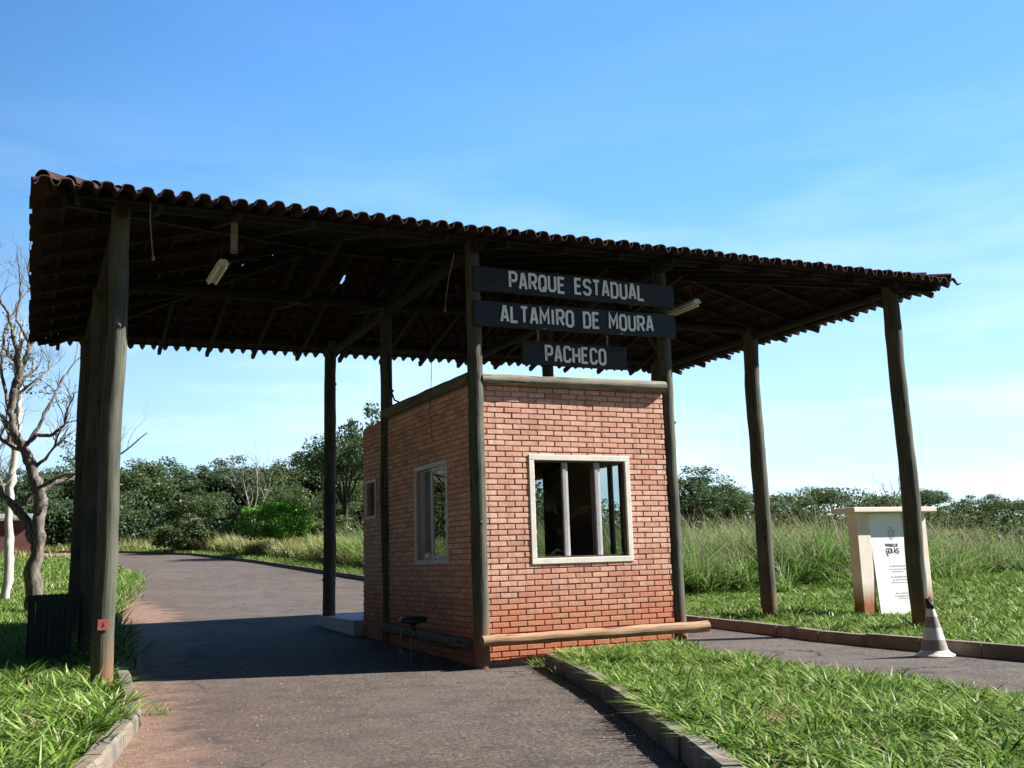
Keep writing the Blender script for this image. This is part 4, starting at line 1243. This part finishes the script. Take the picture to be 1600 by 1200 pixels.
bare('bare_tree', [
    (L3([(-4.94, 0.3), (-5.06, 1.3), (-4.97, 1.88), (-4.99, 2.54), (-4.98, 3.02), (-5.13, 3.5), (-5.34, 3.99)]), 0.19, 0.13),
    (L3([(-5.34, 3.99), (-5.56, 4.38), (-5.67, 4.83), (-5.61, 5.26), (-5.52, 5.67), (-5.59, 6.2)], -0.3), 0.12, 0.07),
    (L3([(-5.03, 2.0), (-5.23, 2.48), (-5.5, 2.84), (-5.71, 3.02), (-5.85, 3.44), (-5.92, 4.03)], 0.5), 0.13, 0.05),
    (L3([(-5.01, 3.05), (-4.72, 3.31), (-4.35, 3.4), (-4.15, 3.76)], 0.4), 0.08, 0.03),
    (L3([(-5.36, 4.08), (-5.13, 4.33), (-4.85, 4.3), (-4.6, 4.5), (-4.54, 4.81), (-4.42, 5.19)], -0.6), 0.06, 0.02),
    (L3([(-5.23, 4.2), (-5.03, 4.73), (-4.81, 5.3), (-4.6, 5.75), (-4.34, 6.2)], 0.6), 0.055, 0.015),
    (L3([(-5.13, 3.62), (-4.91, 3.81), (-4.73, 4.06), (-4.74, 4.21)], -0.4), 0.045, 0.025),
    (L3([(-5.63, 4.53), (-5.86, 4.76), (-6.09, 5.06), (-6.28, 5.66)], -0.5), 0.06, 0.02),
    (L3([(-5.54, 5.7), (-5.33, 6.34), (-5.64, 6.95), (-5.6, 7.79), (-5.72, 8.55)], 0.5), 0.05, 0.012),
    (L3([(-5.59, 6.2), (-5.81, 7.0), (-6.11, 7.48), (-6.36, 8.09)], -0.6), 0.05, 0.012),
    (L3([(-5.34, 3.99), (-5.5, 4.04), (-5.75, 4.22)], 0.2), 0.06, 0.045),
    (L3([(-5.3, 2.84), (-5.17, 3.02), (-4.96, 3.2), (-4.53, 3.45), (-3.97, 3.51), (-3.4, 3.9), (-2.9, 4.35)], -0.8), 0.06, 0.012),
    (L3([(-5.34, 5.28), (-5.08, 5.73), (-4.82, 6.06)], 0.7), 0.03, 0.012),
    (L3([(-5.5, 5.7), (-5.34, 6.53), (-5.33, 7.23), (-5.45, 8.06), (-5.45, 8.78)], -0.3), 0.045, 0.012),
    (L3([(-5.67, 4.83), (-5.91, 5.87), (-5.9, 6.62), (-5.66, 7.4), (-5.36, 7.94)], 0.8), 0.05, 0.012)],
    (-4.95, TY, g(TY)), 4, MT['bark'], 'gnarled nearly leafless tree with rough dark bark behind the left posts', twigs=6, depth=4, twl=0.75,
    leaves=[((-5.85, 12.3, 6.6), 0.22, 150), ((-5.54, 12.2, 6.05), 0.20, 180), ((-5.3, 12.5, 5.65), 0.16, 60), ((-5.07, 12.4, 5.38), 0.15, 50), ((-4.48, 12.6, 4.19), 0.16, 70), ((-4.43, 12.5, 3.82), 0.15, 60), ((-4.7, 12.7, 5.2), 0.2, 40)])
bare('bare_tree', [
    (L3([(-5.61, 0.4), (-5.58, 1.72), (-5.61, 2.41), (-5.67, 3.11), (-5.61, 4.1), (-5.55, 5.1)], 0, 16.7), 0.135, 0.09),
    (L3([(-5.55, 5.1), (-5.56, 5.83), (-5.65, 6.7), (-5.59, 7.82)], 0.4, 16.7), 0.09, 0.03),
    (L3([(-5.6, 4.4), (-5.9, 5.3), (-6.4, 6.2)], 0.6, 16.7), 0.05, 0.02)],
    (-5.6, 16.7, g(16.7)), 8, MT['bark_white'], 'smooth pale-barked leafless tree behind the gnarled one at the left edge', twigs=3, depth=3, twl=0.9)
bare('dead_tree', [
    ([(9.4, 62, 2.4), (9.3, 62, 4.6), (8.9, 62, 6.4), (8.6, 62, 7.8)], 0.11, 0.035),
    ([(9.4, 62, 4.2), (10.1, 62.2, 6.0), (10.6, 62.2, 7.4)], 0.09, 0.03),
    ([(9.3, 62, 4.8), (9.6, 61.6, 6.6), (9.5, 61.6, 8.4)], 0.09, 0.03),
    ([(9.0, 62, 5.8), (8.2, 62.2, 6.9), (8.1, 62.2, 7.9)], 0.07, 0.03)],
    (9.4, 62, g(62)), 15, MT['bark_dead'], 'pale dead leafless tree in front of the dark treeline', twigs=5, depth=3, twl=1.7, twr=0.5)
bare('dead_tree', [
    ([(50.4, 41, 1.7), (50.3, 41, 4.2), (50.5, 41, 5.4)], 0.09, 0.035),
    ([(50.3, 41, 4.0), (49.7, 41, 4.9), (49.4, 41, 5.8)], 0.05, 0.02),
    ([(50.4, 41, 4.6), (51.0, 41, 5.4), (51.0, 41, 6.3)], 0.05, 0.02)],
    (50.4, 41, g(41)), 16, MT['bark_dead'], 'thin dead twiggy tree sticking up over the sign pillar cap', twigs=3, depth=3, twl=1.0, twr=0.4)

# undergrowth that closes the treeline
r = np.random.default_rng(40)
n = 120000
C = np.stack([r.uniform(-55, 46, n), r.uniform(71, 94, n), np.zeros(n)], 1)
lump = np.array([3.4 + 1.8 * noise.noise(Vector((x * 0.35, y * 0.3, 0))) for x, y in C[:, :2]])
C[:, 2] = 2.9 + r.uniform(0, 1, n) * (np.maximum(lump, 0.6) + np.where(C[:, 1] > 85, 2.4, 0)) * 1.15
A = unit(n, r); B = np.cross(A, unit(n, r)); B /= np.linalg.norm(B, axis=1)[:, None] + 1e-9
o = bpy.data.objects.new('undergrowth', quads_mesh('undergrowth', C, A * np.where(C[:, 1:2] > 84, 0.30, 0.15), B * np.where(C[:, 1:2] > 84, 0.22, 0.10), MT['leaf_dark'])); COL.objects.link(o)
tag(o, 'tangle of dark bushes filling the foot of the treeline', 'undergrowth', kind='stuff')

n = 80000
C = np.stack([r.uniform(28, 110, n), r.uniform(41, 52, n), np.zeros(n)], 1)
lump = np.array([2.3 + 2.4 * noise.noise(Vector((x * 0.14, y * 0.2, 3))) for x, y in C[:, :2]])
C[:, 2] = 1.6 + r.uniform(0, 1, n) * np.maximum(lump, 0.5) * 1.15
A = unit(n, r); B = np.cross(A, unit(n, r)); B /= np.linalg.norm(B, axis=1)[:, None] + 1e-9
o = bpy.data.objects.new('undergrowth', quads_mesh('undergrowth', C, A * 0.12, B * 0.08, MT['leaf_olive'])); COL.objects.link(o)
tag(o, 'low olive thicket under the small trees beyond the tall grass', 'undergrowth', kind='stuff')

# ------------------------------------------------------------------ grass
def blades(name, P, h, w, lean, droop, mat, seg, seed, ldir=None, az=None):
    """P n x 3 roots; tapered bent blades, built as one mesh"""
    r = np.random.default_rng(seed)
    n = len(P)
    if az is None: az = r.uniform(0, 2 * np.pi, n)
    D = np.stack([np.cos(az), np.sin(az), np.zeros(n)], 1)
    if ldir is not None:
        D = D * 0.75 + np.array(ldir)[None, :] * 0.8
        D /= np.linalg.norm(D, axis=1)[:, None] + 1e-9
    S = np.stack([-D[:, 1], D[:, 0], np.zeros(n)], 1)
    tw = r.uniform(-0.9, 0.9, n)[:, None]
    S = S * np.cos(tw) + D * np.sin(tw)
    ln = lean * r.uniform(0.2, 1.4, n); dr_ = droop * r.uniform(0.3, 1.5, n)
    nv = 2 * seg + 1
    V = np.empty((n, nv, 3))
    for k in range(seg + 1):
        t = k / seg
        out = (ln * t + dr_ * t * t) * h
        upz = h * (t - 0.45 * dr_ * t * t)
        c = P + D * out[:, None]; c[:, 2] += upz
        if k < seg:
            ww = (w * (1 - 0.75 * t * t) * (0.7 + 0.6 * min(t * 3, 1)) / 1.3)[:, None] / 2
            V[:, 2 * k] = c - S * ww; V[:, 2 * k + 1] = c + S * ww
        else: V[:, 2 * seg] = c
    loops, starts = [], []
    base = (np.arange(n) * nv)[:, None]
    F = []
    for k in range(seg - 1): F.append(base + np.array([2 * k, 2 * k + 1, 2 * k + 3, 2 * k + 2]))
    T = base + np.array([2 * seg - 2, 2 * seg - 1, 2 * seg])
    LI = np.concatenate([f for f in F] + [T], 1)        # per blade: quads then tri
    lt = np.array([4] * (seg - 1) + [3])
    ls1 = np.concatenate([[0], np.cumsum(lt)[:-1]])
    per = lt.sum()
    LS = (np.arange(n) * per)[:, None] + ls1
    me = bpy.data.meshes.new(name)
    me.vertices.add(n * nv); me.vertices.foreach_set('co', V.reshape(-1))
    me.loops.add(n * per); me.loops.foreach_set('vertex_index', LI.reshape(-1).astype(np.int32))
    me.polygons.add(n * seg); me.polygons.foreach_set('loop_start', LS.reshape(-1).astype(np.int32))
    try: me.polygons.foreach_set('loop_total', np.tile(lt, n).astype(np.int32))
    except Exception: pass
    me.materials.append(mat)
    me.update(calc_edges=True); me.validate()
    o = bpy.data.objects.new(name, me); COL.objects.link(o)
    return o
def inpoly(P, poly):
    x, y = P[:, 0], P[:, 1]; ins = np.zeros(len(P), bool)
    for (x0, y0), (x1, y1) in zip(poly, poly[1:] + poly[:1]):
        c = ((y0 > y) != (y1 > y)) & (x < (x1 - x0) * (y - y0) / (y1 - y0 + 1e-12) + x0)
        ins ^= c
    return ins
def lump2(P, s, seed):
    return np.array([noise.noise(Vector((a * s, b * s, seed))) for a, b in P])
def scatter(poly, dens, seed, dz):
    r = np.random.default_rng(seed)
    a = np.array(poly); lo, hi = a.min(0), a.max(0)
    n = int((hi[0] - lo[0]) * (hi[1] - lo[1]) * dens)
    P = lo + r.uniform(size=(n, 2)) * (hi - lo)
    P = P[inpoly(P, poly)]
    return np.column_stack([P, gv(P[:, 1]) + dz])
def thin(P, s, seed, lo, hi, power=1.0):
    l = np.clip((lump2(P[:, :2], s, seed) - lo) / (hi - lo), 0, 1) ** power
    return P[np.random.default_rng(seed + 77).uniform(size=len(P)) < l]

rg = np.random.default_rng(99)
def clumps(cen, per, rad, seed):
    """blades gathered in tufts: roots near each centre, leaning outwards from it"""
    r = np.random.default_rng(seed)
    k = np.maximum(3, (per * r.uniform(0.4, 1.6, len(cen)))).astype(int)
    idx = np.repeat(np.arange(len(cen)), k)
    a = r.uniform(0, 2 * np.pi, len(idx)); q = rad * np.sqrt(r.uniform(size=len(idx))) * r.uniform(0.6, 1.5, len(cen))[idx]
    P = cen[idx].copy(); P[:, 0] += q * np.cos(a); P[:, 1] += q * np.sin(a)
    return P, a + r.normal(0, 0.7, len(idx)), idx
# island in the foreground
isl = [(x + 0.15, y) for x, y in ISL_L[:5]] + [(-2.35, -9.0), (1.45, -9.0)] + [(x + 0.04, y) for x, y in ISL_R[:5][::-1]]
cen = scatter(isl, 115, 1, 0.105)
P0 = scatter(isl, 650, 41, 0.105)
def keep(P):
    b = (np.hypot(P[:, 0] - 1.15, (P[:, 1] + 3.14) * 0.7) < 0.24) | (np.hypot(P[:, 0] + 0.38, (P[:, 1] + 5.93) * 0.7) < 0.22) | (np.hypot(P[:, 0] + 0.45, (P[:, 1] + 5.0) * 0.7) < 0.18)
    return ~b
cen = cen[keep(cen) & (lump2(cen[:, :2], 1.3, 3) > -0.42)]; P0 = P0[keep(P0) | (rg.uniform(size=len(P0)) < 0.10)]
Pc, ac, ic = clumps(cen, 21, 0.055, 2)
hc = (0.07 + 0.13 * (lump2(cen[:, :2], 0.9, 3) * 0.5 + 0.5)) * rg.uniform(0.6, 1.5, len(cen))
P = np.concatenate([Pc, P0]); az_ = np.concatenate([ac, rg.uniform(0, 6.28, len(P0))])
h = np.concatenate([hc[ic] * rg.uniform(0.6, 1.25, len(ic)), 0.09 * rg.uniform(0.5, 1.6, len(P0))])
w_ = np.concatenate([0.018 * rg.uniform(0.6, 1.5, len(ic)), 0.010 * rg.uniform(0.6, 1.4, len(P0))])
tag(blades('grass', P, h, w_, 0.65, 0.85, MT['lawn'], 3, 2, None, az_), 'coarse bright green grass covering the kerbed island in front of the booth', 'grass', kind='stuff')
S_ = []
for (cx, cy, rr, k) in ((-0.38, -5.93, 0.22, 420), (1.15, -3.14, 0.22, 90), (-0.45, -5.0, 0.16, 70)):
    a = rg.uniform(0, 6.28, k); q = rr * np.sqrt(rg.uniform(size=k)); S_.append(np.column_stack([cx + q * np.cos(a), cy + q * np.sin(a), np.full(k, 0.115)]))
S_ = np.concatenate(S_)
tag(blades('straw', S_, 0.10 * rg.uniform(0.6, 1.4, len(S_)), np.full(len(S_), 0.007), 1.8, 0.5, MT['straw'], 2, 6), 'dry straw in the worn patches of the island grass', 'straw', kind='stuff')
# left foreground and lawn
lp = [(x - 0.16, y) for x, y in LEFT[1:6]] + [(-9, 1.6), (-9, -6.6)]
cen = scatter(lp, 40, 3, 0.06)
P, az_, ic = clumps(cen, 24, 0.08, 4)
hc = (0.15 + 0.20 * (lump2(cen[:, :2], 0.8, 8) * 0.5 + 0.5)) * rg.uniform(0.6, 1.4, len(cen))
h = hc[ic] * rg.uniform(0.6, 1.25, len(ic))
tag(blades('grass', P, h * 0.78, 0.024 * rg.uniform(0.6, 1.4, len(P)), 0.6, 0.85, MT['lawn'], 3, 4, None, az_), 'long coarse grass tufts at the foot of the left front post', 'grass', kind='stuff')
lp2 = [(x - 0.16, y) for x, y in LEFT[5:12]] + [(-30, 52), (-30, 1.6)]
P = scatter(lp2, 95, 5, 0.06)
far = P[:, 1]
h = (0.10 + 0.06 * np.clip(far / 20, 0, 1.5)) * rg.uniform(0.6, 1.5, len(P))
near = scatter([(x - 0.16, y) for x, y in LEFT[5:9]] + [(-8, 19), (-8, 1.6)], 420, 6, 0.06)
P = np.concatenate([P, near]); h = np.concatenate([h, 0.13 * rg.uniform(0.6, 1.5, len(near))])
w_ = 0.014 + 0.0012 * np.clip(P[:, 1], 0, 40)
tag(blades('lawn_grass', P, h, w_, 0.5, 0.5, MT['lawn'], 2, 7), 'mown green lawn left of the road around the bare trees', 'grass', kind='stuff')
ed = []
for a, b in zip(LEFT[5:9], LEFT[6:10]):
    k = int(110 * abs(b[1] - a[1])); t = rg.uniform(size=k)
    ed.append(np.column_stack([a[0] + (b[0] - a[0]) * t - 0.2 + rg.normal(0, 0.16, k), a[1] + (b[1] - a[1]) * t, np.zeros(k)]))
E_ = np.concatenate(ed); E_[:, 2] = gv(E_[:, 1]) + 0.08
tag(blades('weeds', E_, 0.32 * rg.uniform(0.5, 1.4, len(E_)), np.full(len(E_), 0.028), 0.6, 0.7, MT['lawn'], 3, 8), 'weeds spilling over the kerb along the left side of the road', 'weeds', kind='stuff')
# verge right of the lane: short grass
vp = [(x + 0.15, y) for x, y in RIGHT[1:7]] + [(12, 14.5), (15, 12), (26, 12), (40, 12), (40, -9), (8, -9)]
vreg = [(x + 0.17, y) for x, y in RIGHT[1:7]] + [(9, 13.5), (14, 12), (20, 12), (20, -6), (6, -6)]
cen = scatter(vreg, 22, 9, 0.03)
Pc, ac, ic = clumps(cen, 18, 0.09, 10)
hc = (0.07 + 0.16 * (lump2(cen[:, :2], 0.6, 5) * 0.5 + 0.5) ** 1.4) * rg.uniform(0.5, 1.6, len(cen)) * (1 + 0.11 * np.clip(cen[:, 0] - 10.5, 0, 10))
P0 = scatter(vreg, 260, 11, 0.03)
P2 = scatter([(20, 12), (20, -6), (44, -6), (44, 14)], 130, 12, 0.03)
P = np.concatenate([Pc, P0, P2]); az_ = np.concatenate([ac, rg.uniform(0, 6.28, len(P0) + len(P2))])
h = np.concatenate([hc[ic] * rg.uniform(0.6, 1.25, len(ic)), 0.09 * rg.uniform(0.5, 1.6, len(P0)), 0.26 * rg.uniform(0.5, 1.6, len(P2))])
w_ = (0.022 + 0.0010 * np.clip(P[:, 0] - 6, 0, 30)) * rg.uniform(0.6, 1.4, len(P))
near_p = (np.abs(P[:, 0] - 9.5) < 1.2) & (np.abs(P[:, 1] - 2.2) < 0.7); h = np.where(near_p, h * 0.65, h)
tag(blades('verge_grass', P, h, w_, 0.6, 0.8, MT['lawn'], 3, 11, None, az_), 'short green grass on the verge right of the booth', 'grass', kind='stuff')
# tall grass: arching green tufts with a ragged front edge, feathery paler heads above
tp_ = [(7.2, 11.2), (9.8, 9.4), (12.2, 8.2), (15.5, 7.6), (20, 8.2), (26, 7.8), (34, 6), (48, 4), (60, 26), (60, 33), (7.0, 33)]
cen = np.concatenate([scatter(tp_, 1.7, 12, 0.05), scatter([(7.2, 11.2), (9.8, 9.4), (12.2, 8.2), (15.5, 7.6), (20, 8.2), (26, 7.8), (34, 6), (35, 11), (26, 13.5), (20, 14), (13, 14.5), (8, 16.5)], 3.6, 13, 0.05)])
fy = 9.3 + 0.03 * (cen[:, 0] - 12) + 1.5 * lump2(cen[:, :2], 0.35, 17)
ok = (cen[:, 1] > fy) | (rg.uniform(size=len(cen)) < 0.13)
cen = cen[ok]; fy = fy[ok]
front = np.clip((cen[:, 1] - fy) / 3.5, 0, 1)
big_ = lump2(cen[:, :2], 0.16, 21); sm_ = lump2(cen[:, :2], 0.5, 9)
side = np.clip(1.22 - 0.020 * (cen[:, 0] - 12), 0.6, 1.15)
hc = np.clip((0.40 + 0.85 * front + 0.75 * big_ + 0.45 * sm_ + 0.15) * side, 0.28, 2.0) * rg.uniform(0.8, 1.25, len(cen))
P, az_, ic = clumps(cen, 30, 0.26, 14)
h = hc[ic] * rg.uniform(0.5, 1.2, len(ic))
tag(blades('tall_grass', P, h, 0.040 * rg.uniform(0.6, 1.4, len(P)), 0.42, 0.95, MT['tall'], 4, 14, (-0.5, -0.2, 0), az_), 'tall green grass bank filling the field right of the booth', 'grass', kind='stuff')
k = rg.uniform(size=len(P)) < 0.24
Q = P[k]; hq = np.clip(hc[ic][k], 0.4, 2.0) * rg.uniform(0.9, 1.5, k.sum())
tag(blades('grass_plumes', Q, hq, np.full(len(Q), 0.024), 0.15, 0.45, MT['seed'], 4, 15, (-0.8, -0.2, 0)), 'pale feathery seed stems standing over the tall grass', 'grass', kind='stuff')
# dry yellowish field right of the far road
dp = [(x + 1.6, y) for x, y in RIGHT[6:11]] + [(3.4, 60), (-2, 70), (-2, 72), (48, 72), (60, 33), (7.0, 33), (7.2, 15)]
P = scatter(dp, 15, 16, 0.05)
P = np.concatenate([P, scatter([(x + 1.6, y) for x, y in RIGHT[6:11]] + [(3.4, 60), (9, 62), (13, 54), (12, 30), (9.5, 18)], 85, 17, 0.05)])
lm = lump2(P[:, :2], 0.25, 2) * 0.5 + 0.5
h = (0.65 + 0.8 * lm) * rg.uniform(0.6, 1.3, len(P))
tag(blades('dry_grass', P, h, 0.04 * rg.uniform(0.7, 1.6, len(P)), 0.22, 0.45, MT['dry'], 3, 18, (-0.8, -0.2, 0)), 'yellowish dry grass standing along the far right side of the road', 'grass', kind='stuff')
sp_ = [(x + 0.16, y) for x, y in RIGHT[5:12]] + [(x + 1.9, y) for x, y in RIGHT[5:12][::-1]]
P = scatter(sp_, 140, 19, 0.08)
tag(blades('kerbside_grass', P, 0.22 * rg.uniform(0.6, 1.5, len(P)), np.full(len(P), 0.035), 0.5, 0.6, MT['lawn'], 2, 20), 'strip of short green grass behind the far right kerb', 'grass', kind='stuff')
P = scatter([(x - 0.3, y) for x, y in LEFT[11:]] + [(-60, 76), (-60, 50), (-9, 52)], 9, 21, 0.05)
P = np.concatenate([P, scatter([(-34, 79.5), (-8, 73), (0.5, 65), (4, 62), (4, 72), (-34, 82)], 40, 22, 0.0)])
tag(blades('far_grass', P, 0.55 * rg.uniform(0.6, 1.5, len(P)), np.full(len(P), 0.07), 0.25, 0.45, MT['dry'], 2, 23), 'dry grass along the bend of the road far to the left', 'grass', kind='stuff')
# a few weeds in the joints by the kerb tip and booth corner
W_ = []
for (cx, cy, rr, k) in ((0.62, -0.34, 0.16, 60), (0.35, -1.5, 0.12, 30), (0.9, -0.25, 0.12, 50), (-4.0, -1.6, 0.12, 30)):
    a = rg.uniform(0, 6.28, k); q = rr * np.sqrt(rg.uniform(size=k)); W_.append(np.column_stack([cx + q * np.cos(a), cy + q * np.sin(a), np.full(k, 0.004)]))
W_ = np.concatenate(W_)
tag(blades('joint_weeds', W_, 0.13 * rg.uniform(0.5, 1.4, len(W_)), np.full(len(W_), 0.01), 0.9, 0.6, MT['lawn'], 3, 24), 'small weed tufts growing where the asphalt meets the kerb', 'weeds', kind='stuff')

# loose grit, dead leaves and soil crumbs on the asphalt and along the kerbs
n = 2600
G = np.stack([rg.uniform(-4.6, 1.6, n), rg.uniform(-7.5, 3.0, n)], 1)
G = G[inpoly(G, LEFT[1:8] + RIGHT[1:6][::-1]) & ~inpoly(G, [(x - 0.1, y) for x, y in ISL_L] + ISL_R[::-1])]
ke = []
for line, sgn, a_, b_ in ((LEFT, 1, 2, 8), (ISL_L, -1, 0, 5)):
    for p, q in zip(line[a_:b_], line[a_ + 1:b_ + 1]):
        k = int(130 * math.hypot(q[0] - p[0], q[1] - p[1])); t = rg.uniform(size=k)
        ke.append(np.stack([p[0] + (q[0] - p[0]) * t + sgn * np.abs(rg.normal(0, 0.13, k)) + sgn * 0.03, p[1] + (q[1] - p[1]) * t], 1))
G = np.concatenate([G] + ke); n = len(G)
C = np.column_stack([G, gv(G[:, 1]) + 0.012])
A = unit(n, rg); A[:, 2] *= 0.35; B = np.cross(A, np.array([0, 0, 1.0]) + 0.3 * unit(n, rg)); B /= np.linalg.norm(B, axis=1)[:, None] + 1e-9
sz = (0.004 + 0.012 * rg.uniform(size=n) ** 3)[:, None]
o = bpy.data.objects.new('grit', quads_mesh('grit', C, A * sz, B * sz * 0.7, MT['straw'])); COL.objects.link(o)
tag(o, 'loose pale grit and dead leaf bits scattered on the asphalt', 'grit', kind='stuff')
